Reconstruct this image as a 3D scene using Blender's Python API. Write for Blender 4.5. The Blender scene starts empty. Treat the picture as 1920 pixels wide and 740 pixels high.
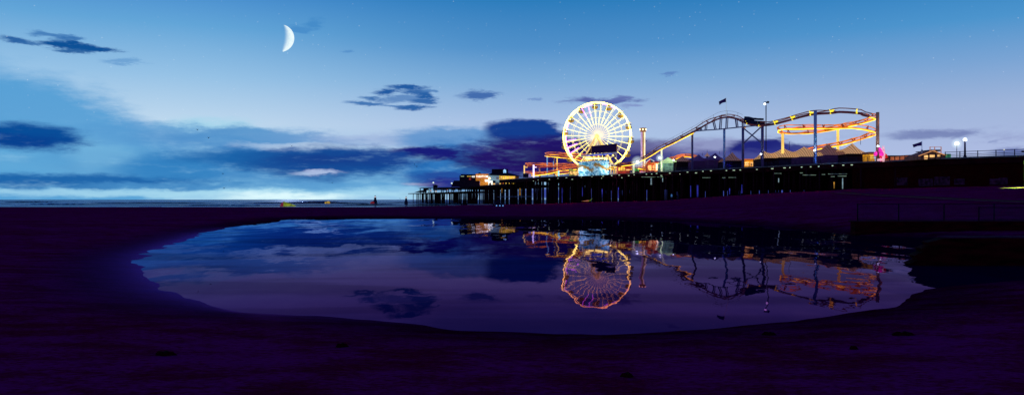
import bpy, math, random
import numpy as np
from mathutils import Vector, Matrix
random.seed(7); np.random.seed(7)
F=1507.0; HZ=374.0; CAMH=2.0; DK=10.4
scn=bpy.context.scene
col=scn.collection
def P(px,py,D): return Vector(((px-960)/F*D, D, CAMH+(HZ-py)/F*D))
def s2l(c):
    return tuple(((v/255.)/12.92 if v/255.<=0.04045 else ((v/255.+0.055)/1.055)**2.4) for v in c)
# ------------------------------------------------------------------ materials
MATS={}
def _nt(name):
    m=bpy.data.materials.new(name); m.use_nodes=True; m.node_tree.nodes.clear(); return m,m.node_tree
def surf(name,rgb,rough=.6,metal=0.,em=None,estr=1.,var=.35,scale=1.2,bump=0.,evar=0.,stretch=(1,1,1)):
    """rgb: linear base colour; em: display rgb of its own glow"""
    if name in MATS: return MATS[name]
    m,nt=_nt(name); N=nt.nodes; L=nt.links
    out=N.new('ShaderNodeOutputMaterial'); b=N.new('ShaderNodeBsdfPrincipled'); L.new(b.outputs[0],out.inputs[0])
    b.inputs['Roughness'].default_value=rough; b.inputs['Metallic'].default_value=metal
    if max(rgb)<.1 or rough>=.9: b.inputs['Specular IOR Level'].default_value=.03
    tc=N.new('ShaderNodeTexCoord'); mp=N.new('ShaderNodeMapping'); mp.inputs['Scale'].default_value=stretch
    L.new(tc.outputs['Object'],mp.inputs[0])
    no=N.new('ShaderNodeTexNoise'); no.inputs['Scale'].default_value=scale; no.inputs['Detail'].default_value=5
    L.new(mp.outputs[0],no.inputs['Vector'])
    mr=N.new('ShaderNodeMapRange'); mr.inputs[1].default_value=.3; mr.inputs[2].default_value=.7
    mr.inputs[3].default_value=1-var; mr.inputs[4].default_value=1+var*.4
    L.new(no.outputs[0],mr.inputs[0])
    mx=N.new('ShaderNodeVectorMath'); mx.operation='SCALE'; mx.inputs[0].default_value=rgb
    L.new(mr.outputs[0],mx.inputs['Scale']); L.new(mx.outputs[0],b.inputs['Base Color'])
    if em:
        c=s2l(em); b.inputs['Emission Color'].default_value=(*c,1)
        if evar:
            m2=N.new('ShaderNodeMapRange'); m2.inputs[1].default_value=.32; m2.inputs[2].default_value=.62
            m2.inputs[3].default_value=estr*(1-evar); m2.inputs[4].default_value=estr*(1+evar*.5)
            L.new(no.outputs[0],m2.inputs[0]); L.new(m2.outputs[0],b.inputs['Emission Strength'])
        else: b.inputs['Emission Strength'].default_value=estr
    if bump:
        bp=N.new('ShaderNodeBump'); bp.inputs['Distance'].default_value=bump
        L.new(no.outputs[0],bp.inputs['Height']); L.new(bp.outputs[0],b.inputs['Normal'])
    MATS[name]=m; return m
def glow(name,lin,base=(.7,.6,.4),evar=.3,scale=.3):
    m=surf(name,base,.4,em=(255,255,255),estr=1.,var=.2,evar=evar,scale=scale)
    [n for n in m.node_tree.nodes if n.type=='BSDF_PRINCIPLED'][0].inputs['Emission Color'].default_value=(*lin,1); return m
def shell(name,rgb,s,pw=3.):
    """emissive shell, fading at its edge, that paints glow round a lamp"""
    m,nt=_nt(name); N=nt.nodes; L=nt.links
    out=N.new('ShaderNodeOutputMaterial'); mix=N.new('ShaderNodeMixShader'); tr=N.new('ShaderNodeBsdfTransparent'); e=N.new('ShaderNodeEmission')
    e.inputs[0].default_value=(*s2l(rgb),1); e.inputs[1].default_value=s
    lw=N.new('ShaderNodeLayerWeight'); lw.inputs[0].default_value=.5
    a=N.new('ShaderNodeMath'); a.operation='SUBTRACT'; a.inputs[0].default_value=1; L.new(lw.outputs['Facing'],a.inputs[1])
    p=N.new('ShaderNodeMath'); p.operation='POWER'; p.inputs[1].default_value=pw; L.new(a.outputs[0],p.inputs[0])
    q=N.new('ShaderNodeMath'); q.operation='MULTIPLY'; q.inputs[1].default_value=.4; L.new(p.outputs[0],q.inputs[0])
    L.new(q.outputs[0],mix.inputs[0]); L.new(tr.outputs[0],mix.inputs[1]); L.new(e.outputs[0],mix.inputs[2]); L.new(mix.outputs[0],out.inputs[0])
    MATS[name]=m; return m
BLK=(.012,.003,.012)
M_dark=surf('tarred_wood',(.03,.002,.006),.8,var=.5,scale=.8)
M_pile=surf('wet_pile_wood',(.03,.003,.012),.7,var=.5,scale=.6)
M_deck=surf('deck_planks',(.05,.03,.04),.8,var=.5,scale=1.5)
M_steel=surf('painted_blue_steel',(.08,.09,.28),.5,var=.3)
M_darksteel=surf('dark_steel',(.02,.015,.06),.45,var=.3)
M_rail=surf('orange_rail',(.5,.12,.03),.4,em=(228,116,24),estr=1.0,evar=.8,scale=.35)  # emission on rails, spines and ties paints in the ride lighting
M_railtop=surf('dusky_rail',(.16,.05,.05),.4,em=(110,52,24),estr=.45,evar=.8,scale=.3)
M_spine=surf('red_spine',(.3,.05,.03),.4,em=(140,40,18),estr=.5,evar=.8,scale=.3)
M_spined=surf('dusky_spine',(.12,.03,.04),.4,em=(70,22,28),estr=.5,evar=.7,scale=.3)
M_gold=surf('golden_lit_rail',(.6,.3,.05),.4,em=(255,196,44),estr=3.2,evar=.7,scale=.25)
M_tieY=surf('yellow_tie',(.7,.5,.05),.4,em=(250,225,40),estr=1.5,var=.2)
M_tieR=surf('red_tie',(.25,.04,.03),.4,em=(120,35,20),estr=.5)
M_wheel=glow('wheel_lit_cream',(5.8,4.8,.75))
M_wheel2=glow('wheel_rim_gold',(10.,8.,.95),evar=.2)
M_ring=glow('wheel_ring_cream',(1.6,1.25,.5))
M_pink=surf('violet_light_strip',(.8,.5,.8),.4,em=(240,120,255),estr=4.5,var=.1)
M_gond=surf('gondola_shell',(.42,.28,.10),.5,em=(185,140,70),estr=.22,var=.4,scale=2)  # weak emission on shell and canopy paints in the wheel's light
M_gond2=surf('gondola_canopy',(.3,.2,.08),.5,em=(150,105,60),estr=.22,var=.4,scale=2)
M_white=surf('white_bulb',(.9,.9,.9),.3,em=(235,250,255),estr=3,var=0.05)
M_warm=surf('warm_bulb',(.9,.8,.6),.3,em=(255,215,150),estr=4,var=0.05)
M_yell=surf('yellow_lit_panel',(.7,.5,.15),.6,em=(255,205,75),estr=1.0,var=.3,evar=.6,scale=.9)
M_room=surf('warm_lit_interior',(.7,.5,.25),.6,em=(255,190,110),estr=1.1,var=.3,evar=.7,scale=1.4)
M_blk=surf('unlit_panel',(.02,.012,.045),.7,var=.4)
M_glint=surf('dim_deck_bulb',(.6,.65,.5),.4,em=(190,215,175),estr=.9,var=.1)
# ------------------------------------------------------------------ mesh builder
class MB:
    def __init__(s): s.v=[]; s.f=[]
    def quad(s,a,b,c,d):
        n=len(s.v); s.v+=[tuple(a),tuple(b),tuple(c),tuple(d)]; s.f.append((n,n+1,n+2,n+3)); return s
    def tri(s,a,b,c):
        n=len(s.v); s.v+=[tuple(a),tuple(b),tuple(c)]; s.f.append((n,n+1,n+2)); return s
    def hexa(s,p):
        n=len(s.v); s.v+=[tuple(q) for q in p]
        for f in ((0,3,2,1),(4,5,6,7),(0,1,5,4),(1,2,6,5),(2,3,7,6),(3,0,4,7)): s.f.append(tuple(n+i for i in f))
        return s
    def box(s,x0,x1,y0,y1,z0,z1):
        return s.hexa([(x0,y0,z0),(x1,y0,z0),(x1,y1,z0),(x0,y1,z0),(x0,y0,z1),(x1,y0,z1),(x1,y1,z1),(x0,y1,z1)])
    def bar(s,a,b,w,h=None):
        """square beam from a to b"""
        h=h or w; a=Vector(a); b=Vector(b); t=(b-a).normalized()
        up=Vector((0,0,1)) if abs(t.z)<.95 else Vector((0,1,0))
        x=t.cross(up).normalized()*w/2; y=x.cross(t).normalized()*h/2
        return s.hexa([a-x-y,a+x-y,a+x+y,a-x+y,b-x-y,b+x-y,b+x+y,b-x+y])
    def wall(s,a,b,z0,z1,th=.3):
        """upright slab whose front face runs a->b (xy), body behind it (away from the beach)"""
        a=Vector(a[:2]); b=Vector(b[:2]); t=(b-a).normalized(); n=Vector((-t.y,t.x))
        if n.y<0: n=-n
        q=[a,b,b+n*th,a+n*th]
        return s.hexa([(p.x,p.y,z0) for p in q]+[(p.x,p.y,z1) for p in q])
    def sweep(s,pts,r,n=6,closed=False,cap=True):
        base=len(s.v); m=len(pts); prev=None
        for i,p in enumerate(pts):
            if closed: t=(pts[(i+1)%m]-pts[i-1])
            else: t=(pts[min(i+1,m-1)]-pts[max(i-1,0)])
            t=t.normalized()
            if prev is None:
                up=Vector((0,0,1)) if abs(t.z)<.9 else Vector((0,1,0)); prev=t.cross(up).normalized()
            x=(prev-t*prev.dot(t)).normalized(); prev=x; y=t.cross(x)
            rr=r[i] if isinstance(r,(list,tuple)) else r
            for k in range(n):
                a=2*math.pi*k/n; s.v.append(tuple(p+x*math.cos(a)*rr+y*math.sin(a)*rr))
        for i in range(m if closed else m-1):
            j=(i+1)%m
            for k in range(n):
                s.f.append((base+i*n+k,base+i*n+(k+1)%n,base+j*n+(k+1)%n,base+j*n+k))
        if cap and not closed:
            s.f.append(tuple(base+k for k in range(n))[::-1]); s.f.append(tuple(base+(m-1)*n+k for k in range(n)))
        return s
    def cyl(s,a,b,r,n=8,r2=None): return s.sweep([Vector(a),Vector(b)],[r,r if r2 is None else r2],n)
    def lathe(s,c,prof,n=12):
        """prof: (radius, z) pairs about an upright axis through c"""
        base=len(s.v)
        for r,z in prof:
            for k in range(n):
                a=2*math.pi*k/n; s.v.append((c[0]+r*math.cos(a),c[1]+r*math.sin(a),c[2]+z))
        for i in range(len(prof)-1):
            for k in range(n): s.f.append((base+i*n+k,base+i*n+(k+1)%n,base+(i+1)*n+(k+1)%n,base+(i+1)*n+k))
        s.f.append(tuple(base+k for k in range(n))[::-1]); s.f.append(tuple(base+(len(prof)-1)*n+k for k in range(n)))
        return s
    def ball(s,c,r,n=10,m=7):
        return s.lathe(c,[(max(.001,r*math.sin(math.pi*i/(m))),-r*math.cos(math.pi*i/m)) for i in range(m+1)],n)
    def build(s,name,mat,parent=None,smooth=False):
        me=bpy.data.meshes.new(name); me.from_pydata(s.v,[],s.f); me.update()
        me.materials.append(mat)
        if smooth: me.shade_smooth()
        o=bpy.data.objects.new(name,me); col.objects.link(o)
        if parent is not None:
            o.parent=parent; root=parent
            off=Vector((0,0,0))
            while root is not None: off+=Vector(root.location); root=root.parent
            o.location=-off
        return o
def thing(name,label,cat,loc=(0,0,0),group=None):
    o=bpy.data.objects.new(name,None); col.objects.link(o); o.location=loc; o.empty_display_size=.5
    o['label']=label; o['category']=cat
    if group: o['group']=group
    return o
def tag(o,label,cat,group=None):
    o['label']=label; o['category']=cat
    if group: o['group']=group
    return o
def struct(o): o['kind']='structure'; return o
def lamp(name,loc,rgb,w,r=.3):
    l=bpy.data.lights.new(name,'POINT'); l.energy=w; l.color=s2l(rgb); l.shadow_soft_size=r
    o=bpy.data.objects.new(name,l); o.location=loc; o.visible_glossy=False; col.objects.link(o); return o
def spline(pts,step=.8):
    pts=[Vector(p) for p in pts]; q=[pts[0]*2-pts[1]]+pts+[pts[-1]*2-pts[-2]]; out=[]
    for i in range(1,len(q)-2):
        a,b,c,d=q[i-1:i+3]; n=max(2,int((c-b).length/step))
        for k in range(n):
            t=k/n; out.append(.5*((2*b)+(c-a)*t+(2*a-5*b+4*c-d)*t*t+(3*b-a-3*c+d)*t**3))
    out.append(pts[-1]); return out
# ------------------------------------------------------------------ camera
cam=bpy.data.cameras.new('camera'); co=bpy.data.objects.new('camera',cam); col.objects.link(co)
co.location=(0,0,CAMH); co.rotation_euler=(math.pi/2,0,0)
cam.sensor_fit='HORIZONTAL'; cam.sensor_width=36; cam.lens=F/1920*36; cam.shift_y=(HZ-370)/1920
cam.clip_start=.1; cam.clip_end=60000
scn.camera=co
scn.view_settings.view_transform='Standard'; scn.view_settings.look='None'
scn.view_settings.exposure=0; scn.view_settings.gamma=1
scn.cycles.max_bounces=6; scn.cycles.use_denoising=True
scn.cycles.sample_clamp_indirect=6
# ------------------------------------------------------------------ sky
def build_world():
    w=bpy.data.worlds.new('World'); scn.world=w; w.use_nodes=True; nt=w.node_tree; N=nt.nodes; L=nt.links; N.clear()
    out=N.new('ShaderNodeOutputWorld'); bg=N.new('ShaderNodeBackground'); L.new(bg.outputs[0],out.inputs[0])
    def math_(op,a,b=None,c=None,clamp=False):
        n=N.new('ShaderNodeMath'); n.operation=op; n.use_clamp=clamp
        for i,x in enumerate((a,b,c)):
            if x is None: continue
            if isinstance(x,(int,float)): n.inputs[i].default_value=x
            else: L.new(x,n.inputs[i])
        return n.outputs[0]
    def vm(op,a,b):
        n=N.new('ShaderNodeVectorMath'); n.operation=op
        for i,x in enumerate((a,b)):
            if isinstance(x,tuple): n.inputs[i].default_value=x
            elif x is not None: L.new(x,n.inputs[i])
        return n
    def mixc(f,a,b):
        n=N.new('ShaderNodeMix'); n.data_type='RGBA'
        if isinstance(f,(int,float)): n.inputs[0].default_value=f
        else: L.new(f,n.inputs[0])
        for i,x in ((6,a),(7,b)):
            if isinstance(x,tuple): n.inputs[i].default_value=(*x,1)
            else: L.new(x,n.inputs[i])
        return n.outputs[2]
    def mr(v,a,b,c,d,smooth=True):
        n=N.new('ShaderNodeMapRange'); n.interpolation_type='SMOOTHSTEP' if smooth else 'LINEAR'
        L.new(v,n.inputs[0])
        for i,x in enumerate((a,b,c,d)): n.inputs[i+1].default_value=x
        return n.outputs[0]
    tc=N.new('ShaderNodeTexCoord'); sp=N.new('ShaderNodeSeparateXYZ'); L.new(tc.outputs['Generated'],sp.inputs[0])
    X,Y,Z=sp.outputs
    az=math_('ARCTAN2',X,Y); hyp=math_('SQRT',math_('ADD',math_('MULTIPLY',X,X),math_('MULTIPLY',Y,Y)))
    el=math_('ARCTAN2',Z,hyp)
    A=math_('MULTIPLY',az,1000.); E=math_('MULTIPLY',el,1000.)      # milliradians
    cb=N.new('ShaderNodeCombineXYZ'); L.new(A,cb.inputs[0]); L.new(E,cb.inputs[1]); AE=cb.outputs[0]
    # clear-sky gradient by elevation, cooler in the west, lavender inland
    def ramp(stops):
        r=N.new('ShaderNodeValToRGB'); L.new(mr(E,0,600,0,1,False),r.inputs[0]); el_=r.color_ramp.elements
        while len(el_)<len(stops): el_.new(.5)
        for e,(p,c) in zip(el_,stops): e.position=p; e.color=(*s2l(c),1)
        return r.outputs[0]
    def ef(py): return math.atan((HZ-py)/F)*1000/600
    left=ramp([(0,(165,212,238)),(ef(330),(135,192,228)),(ef(240),(190,216,238)),(ef(160),(150,194,230)),(ef(70),(98,165,216)),(ef(0),(66,138,206)),(.6,(36,84,160)),(1,(20,45,115))])
    midd=ramp([(0,(160,200,235)),(ef(300),(176,200,232)),(ef(230),(168,192,228)),(ef(150),(120,168,214)),(ef(90),(80,144,202)),(ef(0),(42,124,188)),(.6,(22,70,150)),(1,(20,45,110))])
    right=ramp([(0,(160,182,226)),(ef(300),(174,188,226)),(ef(220),(158,180,218)),(ef(150),(122,164,212)),(ef(80),(76,148,205)),(ef(0),(42,126,192)),(.6,(24,72,150)),(1,(20,45,110))])
    base=mixc(mr(A,-420,40,0,1),left,midd); base=mixc(mr(A,40,540,0,1),base,right)
    def noise(scale,sx,sy,detail=5,rough=.55,off=0.):
        v=vm('MULTIPLY',AE,(sx,sy,1)).outputs[0]; v=vm('ADD',v,(off,off*.7,off)).outputs[0]
        n=N.new('ShaderNodeTexNoise'); n.inputs['Scale'].default_value=scale; n.inputs['Detail'].default_value=detail; n.inputs['Roughness'].default_value=rough
        L.new(v,n.inputs['Vector']); return n
    n1=noise(.012,1,2.2,6,.6,3.); n2=noise(.035,.7,2.8,6,.65,11.)
    w1=vm('SUBTRACT',n1.outputs['Color'],(.5,.5,.5)).outputs[0]; w1=vm('MULTIPLY',w1,(95,42,0)).outputs[0]
    w2=vm('SUBTRACT',n2.outputs['Color'],(.5,.5,.5)).outputs[0]; w2=vm('MULTIPLY',w2,(40,14,0)).outputs[0]
    WP=vm('ADD',AE,w1).outputs[0]; WP=vm('ADD',WP,w2).outputs[0]
    WS=vm('ADD',AE,vm('MULTIPLY',w1,(.25,.25,0)).outputs[0]).outputs[0]; WS=vm('ADD',WS,w2).outputs[0]
    nz=math_('SUBTRACT',n2.outputs[0],.5)
    n3=noise(.07,.45,2.4,6,.7,29.); nf=math_('SUBTRACT',n3.outputs[0],.5)
    def blob(cur,px,py,rx,ry,c,op=1.,soft=.5,ragged=.6,pos=None,fine=0.):
        a=math.atan((px-960)/F); ca=math.cos(a)
        e=math.atan((HZ-py)*ca/F)
        v=vm('SUBTRACT',pos or WS,(a*1000,e*1000,0)).outputs[0]
        v=vm('MULTIPLY',v,(F/1000/(rx*ca*ca),F/1000/(ry*ca),0)).outputs[0]
        d=vm('LENGTH',v,None).outputs['Value']
        d=math_('MULTIPLY_ADD',nz,ragged*2,d)
        if fine: d=math_('MULTIPLY_ADD',nf,fine*2,d)
        f=mr(d,1-soft,1+soft,op,0.)
        return mixc(f,cur,s2l(c))
    c=base
    B=lambda *a,**k: blob(c,*a,**k)
    # broad pale and mid-blue veils
    c=B(-60,330,410,205,(76,156,212),op=.92,soft=.16,ragged=.12)
    c=B(210,300,420,50,(95,168,216),op=.8,soft=.6,pos=WP)
    c=B(640,335,420,32,(120,188,226),op=.75,soft=.6)
    c=B(520,312,330,34,(58,130,194),op=.8,soft=.5,ragged=.4)
    c=B(395,243,95,20,(150,212,234),op=.6,soft=.5)
    c=B(190,285,60,32,(118,182,222),op=.6,soft=.5)
    c=B(290,252,150,22,(86,154,210),op=.75,soft=.45)
    c=B(470,262,175,24,(76,142,202),op=.85,soft=.35)
    c=B(570,275,110,7,(190,212,236),op=.7,soft=.5,ragged=.9)
    c=B(700,262,120,12,(150,170,215),op=.5,soft=.6)
    c=B(850,262,110,22,(84,144,204),op=.85,soft=.35)
    c=B(860,312,110,45,(30,112,186),op=.95,soft=.35)
    # lower bands over the sea
    c=B(330,318,110,26,(40,126,192),op=.8,soft=.5)
    c=B(120,340,260,13,(14,96,168),op=.95,soft=.5)
    c=B(330,348,180,6,(70,142,200),op=.8,soft=.6)
    c=B(430,362,520,6,(176,224,242),op=.7,soft=.7,ragged=.3)
    c=B(660,346,150,6,(80,152,208),op=.6,soft=.6)
    c=B(540,368,105,8,(222,250,255),op=1,soft=.6,ragged=.5)
    # dark cloud bodies
    c=B(45,257,108,25,(0,76,152),op=1,soft=.38,ragged=.3)
    c=B(20,266,100,13,(0,58,140),op=.7,soft=.5)
    c=B(490,296,135,17,(10,96,168),op=.95,soft=.55)
    c=B(625,303,150,27,(6,74,150),op=1,soft=.4,ragged=.45)
    c=B(650,300,110,11,(8,52,134),op=.6,soft=.6)
    c=B(805,287,72,13,(16,24,120),op=1,soft=.3,ragged=.45)
    c=B(720,296,60,12,(12,64,144),op=.9,soft=.5)
    c=B(604,322,46,3.0,(186,202,236),op=.8,soft=.7,ragged=1.1,fine=.8)
    c=B(800,344,34,3.2,(206,218,246),op=1,soft=.7,ragged=.4)
    c=B(850,331,80,9,(26,64,150),op=.8,soft=.5)
    c=B(845,344,70,9,(30,30,132),op=.9,soft=.5)
    c=B(978,246,72,22,(14,60,142),op=1,soft=.2,ragged=.35)
    c=B(1090,275,150,12,(66,72,136),op=.8,soft=.5)
    c=B(1010,296,150,38,(30,16,104),op=1,soft=.32,ragged=.45)
    c=B(890,276,30,10,(34,40,128),op=.8,soft=.5)
    c=B(1120,300,190,30,(28,16,96),op=1,soft=.35)
    c=B(1210,272,80,12,(98,98,152),op=.7,soft=.6)
    c=B(1235,296,90,20,(38,34,108),op=.95,soft=.45)
    c=B(1330,277,120,15,(132,134,184),op=.75,soft=.6)
    c=B(1424,287,68,25,(30,36,120),op=1,soft=.25,ragged=.4)
    c=B(1330,300,110,14,(76,82,150),op=.8,soft=.5)
    c=B(1500,282,58,14,(42,50,130),op=.95,soft=.35)
    c=B(1745,250,80,8,(112,126,178),op=.85,soft=.5,fine=.5)
    c=B(1900,284,40,7,(76,94,160),op=.8,soft=.5)
    c=B(1330,362,470,15,(46,58,156),op=.95,soft=.35,ragged=.4)
    # small torn streaks
    for (x,y,rx,ry,cc,op) in [(118,84,44,6,(8,80,150),1),(165,91,42,5.5,(8,80,150),1),(140,95,40,4,(14,86,154),.9),(38,77,34,5,(32,92,160),.95),(72,84,36,3.5,(40,100,166),.8),(92,65,34,4.5,(50,112,178),.8),(120,74,26,4,(40,104,172),.8),(230,115,34,4,(84,144,202),.6),
        (762,184,58,7,(66,118,182),.75),(702,181,26,3.6,(44,104,172),.9),(732,172,30,5,(30,90,162),1),(772,164,36,4.6,(30,90,162),1),(805,181,20,4.6,(34,94,164),1),(782,173,24,4,(36,96,166),.9),(690,192,36,4,(56,112,178),.95),(742,197,26,3,(70,122,184),.8),(776,201,30,5.4,(44,100,168),1),(792,190,22,3.4,(44,100,168),.9),(812,170,16,2.4,(70,122,184),.8),(897,179,34,7,(66,108,174),1),
        (1120,188,56,6,(84,98,166),.95),(1165,183,22,4,(96,112,176),.8),(1000,187,9,2.5,(108,140,196),.7),(1252,136,14,3,(90,128,190),.8),(1183,200,16,3,(124,140,196),.7),
        (590,46,18,9,(66,138,200),.9),(562,57,24,6,(70,140,202),.9),(650,97,8,4,(80,140,200),.7),(1865,267,8,3,(140,155,200),.7)]:
        c=B(x,y,rx,ry,cc,op=op,soft=.5,ragged=1.1,fine=1.1)
    # thin lighter wisps drawn through the low clouds
    n4=noise(.022,.5,2.6,6,.68,53.); f=math_('MULTIPLY',mr(n4.outputs[0],.5,.74,0,.55),mr(E,110,20,0,1)); f=math_('MULTIPLY',f,mr(A,60,-60,0,1))
    c=mixc(f,c,s2l((140,196,230)))
    n5=noise(.03,.45,2.2,6,.7,71.); f=math_('MULTIPLY',mr(n5.outputs[0],.5,.76,0,.5),mr(E,105,30,0,1)); f=math_('MULTIPLY',f,mr(A,-60,60,0,1))
    c=mixc(f,c,s2l((84,80,158)))
    # stars
    vo=N.new('ShaderNodeTexVoronoi'); vo.inputs['Scale'].default_value=170; L.new(tc.outputs['Generated'],vo.inputs['Vector'])
    st=mr(vo.outputs['Distance'],.05,.14,1,0)
    sc=N.new('ShaderNodeSeparateColor'); L.new(vo.outputs['Color'],sc.inputs[0])
    st=math_('MULTIPLY',st,mr(sc.outputs[0],.5,1,0,.3)); st=math_('MULTIPLY',st,mr(E,60,110,0,1))
    c=mixc(st,c,(.8,.9,1))
    # physical sky underneath, very low sun
    sky=N.new('ShaderNodeTexSky'); sky.sky_type='NISHITA'; sky.sun_disc=False
    sky.sun_elevation=MOON_EL; sky.sun_rotation=MOON_AZ
    sm=vm('SCALE',sky.outputs[0],None); sm.inputs['Scale'].default_value=.00008
    add=vm('ADD',c,sm.outputs[0]).outputs[0]
    # below the horizon: dark
    fin=mixc(mr(Z,-.02,-.004,0,1),(.004,.002,.02),add)
    L.new(fin,bg.inputs[0]); bg.inputs[1].default_value=1.0
MOON_AZ=math.atan2(541-960,F); MOON_EL=math.atan((HZ-72)/math.hypot(F,419))
build_world()
sun=bpy.data.lights.new('moonlight','SUN'); sun.energy=.12; sun.angle=math.radians(.5); sun.color=(.75,.85,1)
so=bpy.data.objects.new('moonlight',sun); col.objects.link(so)
dv=P(541,72,1000)-Vector((0,0,CAMH)); so.rotation_euler=(-dv).to_track_quat('-Z','Y').to_euler()
# ------------------------------------------------------------------ moon
def build_moon():
    D=9000.; R=26.3; c0=(525.5,72.); px=D/F
    rows=24; cols=8; v=[]; f=[]; sh=[]
    for i in range(rows+1):
        t=math.radians(-77+154*i/rows)
        for j in range(cols+1):
            k=j/cols
            xo=math.cos(t)*R                      # bright limb
            y=math.sin(t)*R
            xi=5.9+7.2*(1-(y/(R*.9744))**2)         # terminator
            x=xi+(xo-xi)*k
            zz=math.sqrt(max(0,R*R-x*x-y*y))
            ang=math.radians(3); X=x*math.cos(ang)-y*math.sin(ang); Yp=x*math.sin(ang)+y*math.cos(ang)
            p=P(c0[0]+X,c0[1]+Yp*.98,D); p.y-=zz*px; v.append(tuple(p)); sh.append(k)
    for i in range(rows):
        for j in range(cols):
            a=i*(cols+1)+j; f.append((a,a+1,a+cols+2,a+cols+1))
    me=bpy.data.meshes.new('moon'); me.from_pydata(v,[],f)
    at=me.attributes.new('lit','FLOAT','POINT')
    for i,s in enumerate(sh): at.data[i].value=s
    m,nt=_nt('moon_surface'); N=nt.nodes; L=nt.links
    out=N.new('ShaderNodeOutputMaterial'); e=N.new('ShaderNodeEmission'); tr=N.new('ShaderNodeBsdfTransparent'); mx=N.new('ShaderNodeMixShader')
    a=N.new('ShaderNodeAttribute'); a.attribute_name='lit'
    tc=N.new('ShaderNodeTexCoord'); no=N.new('ShaderNodeTexNoise'); no.inputs['Scale'].default_value=.03; L.new(tc.outputs['Object'],no.inputs[0])
    r=N.new('ShaderNodeValToRGB'); L.new(no.outputs[0],r.inputs[0]); r.color_ramp.elements[0].position=.35; r.color_ramp.elements[0].color=(.72,.90,.98,1); r.color_ramp.elements[1].position=.55; r.color_ramp.elements[1].color=(.85,.98,1,1)
    L.new(r.outputs[0],e.inputs[0]); e.inputs[1].default_value=1.0
    mr=N.new('ShaderNodeMapRange'); mr.interpolation_type='SMOOTHSTEP'; mr.inputs[1].default_value=0; mr.inputs[2].default_value=.8; L.new(a.outputs['Fac'],mr.inputs[0])
    L.new(mr.outputs[0],mx.inputs[0]); L.new(tr.outputs[0],mx.inputs[1]); L.new(e.outputs[0],mx.inputs[2]); L.new(mx.outputs[0],out.inputs[0])
    me.materials.append(m); me.shade_smooth(); o=bpy.data.objects.new('moon',me); col.objects.link(o)
    tag(o,'pale white crescent moon hanging in the blue evening sky','moon')
build_moon()
# ------------------------------------------------------------------ terrain
def W(px,py): D=CAMH*F/(py-HZ); return ((px-960)/F*D,D)
pond_px=[(259,491),(263,482),(276,473),(304,462),(340,450),(385,436),(430,426),(480,419),(522,415.5),(528,411),(560,409.6),(640,408.6),(760,408.2),(900,408.2),(1000,408.6),(1120,409.6),(1240,412),(1320,415.5),(1400,420),(1500,429),(1560,436),(1602,441),(1720,443.5),
 (1900,450),(2300,462),(2400,480),(2240,500),(2050,517),(1920,524),(1800,534),(1745,541),(1718,554),(1695,564),(1665,575),(1600,585),(1500,598),(1380,611),(1250,622),(1130,627),(1000,626),(860,619),(760,607),(650,597),(560,590),(470,584),(400,574),(340,558),(300,540),(276,520),(263,504)]
pond=np.array([W(*p) for p in pond_px])
def sdist(x,y):
    x=np.asarray(x,float); y=np.asarray(y,float)
    d=np.full(x.shape,1e9); ins=np.zeros(x.shape,bool); n=len(pond)
    for i in range(n):
        ax,ay=pond[i]; bx,by=pond[(i+1)%n]; ex,ey=bx-ax,by-ay
        t=np.clip(((x-ax)*ex+(y-ay)*ey)/(ex*ex+ey*ey),0,1)
        d=np.minimum(d,np.hypot(x-ax-t*ex,y-ay-t*ey))
        c=((ay>y)!=(by>y)); xi=ax+(y-ay)/(by-ay+1e-12)*ex
        ins^=(c&(x<xi))
    return np.where(ins,-d,d)
FT=np.array([(-900,.27,190),(700,.27,190),(800,.33,205),(900,.5,240),(1000,.45,280),(1050,.65,290),(1151,1.37,264),(1232,1.58,243),(1293,2.4,230),(1370,3.07,214.6),(1471,3.8,198),(1552,4.1,187),(1593,4.4,180),(1670,4.5,176),(1770,4.7,165),(1920,4.7,152),(2600,4.8,140)])
PT=np.array([(-900,60),(300,60),(430,62),(520,84),(1000,88),(1240,79),(1400,65),(1600,46),(1750,46),(2600,46)])
ST=np.array([(-900,207),(700,207),(800,222),(900,258),(1000,300),(1060,330),(1230,430),(1400,900),(2600,900)])
def vnoise(x,y,s,seed):
    rs=np.random.RandomState(seed); g=rs.rand(64,64)
    X=x/s; Y=y/s; xi=np.floor(X).astype(int); yi=np.floor(Y).astype(int); fx=X-xi; fy=Y-yi
    fx=fx*fx*(3-2*fx); fy=fy*fy*(3-2*fy); a=g[xi%64,yi%64]; b=g[(xi+1)%64,yi%64]; c=g[xi%64,(yi+1)%64]; d=g[(xi+1)%64,(yi+1)%64]
    return (a*(1-fx)+b*fx)*(1-fy)+(c*(1-fx)+d*fx)*fy-.5
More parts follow.
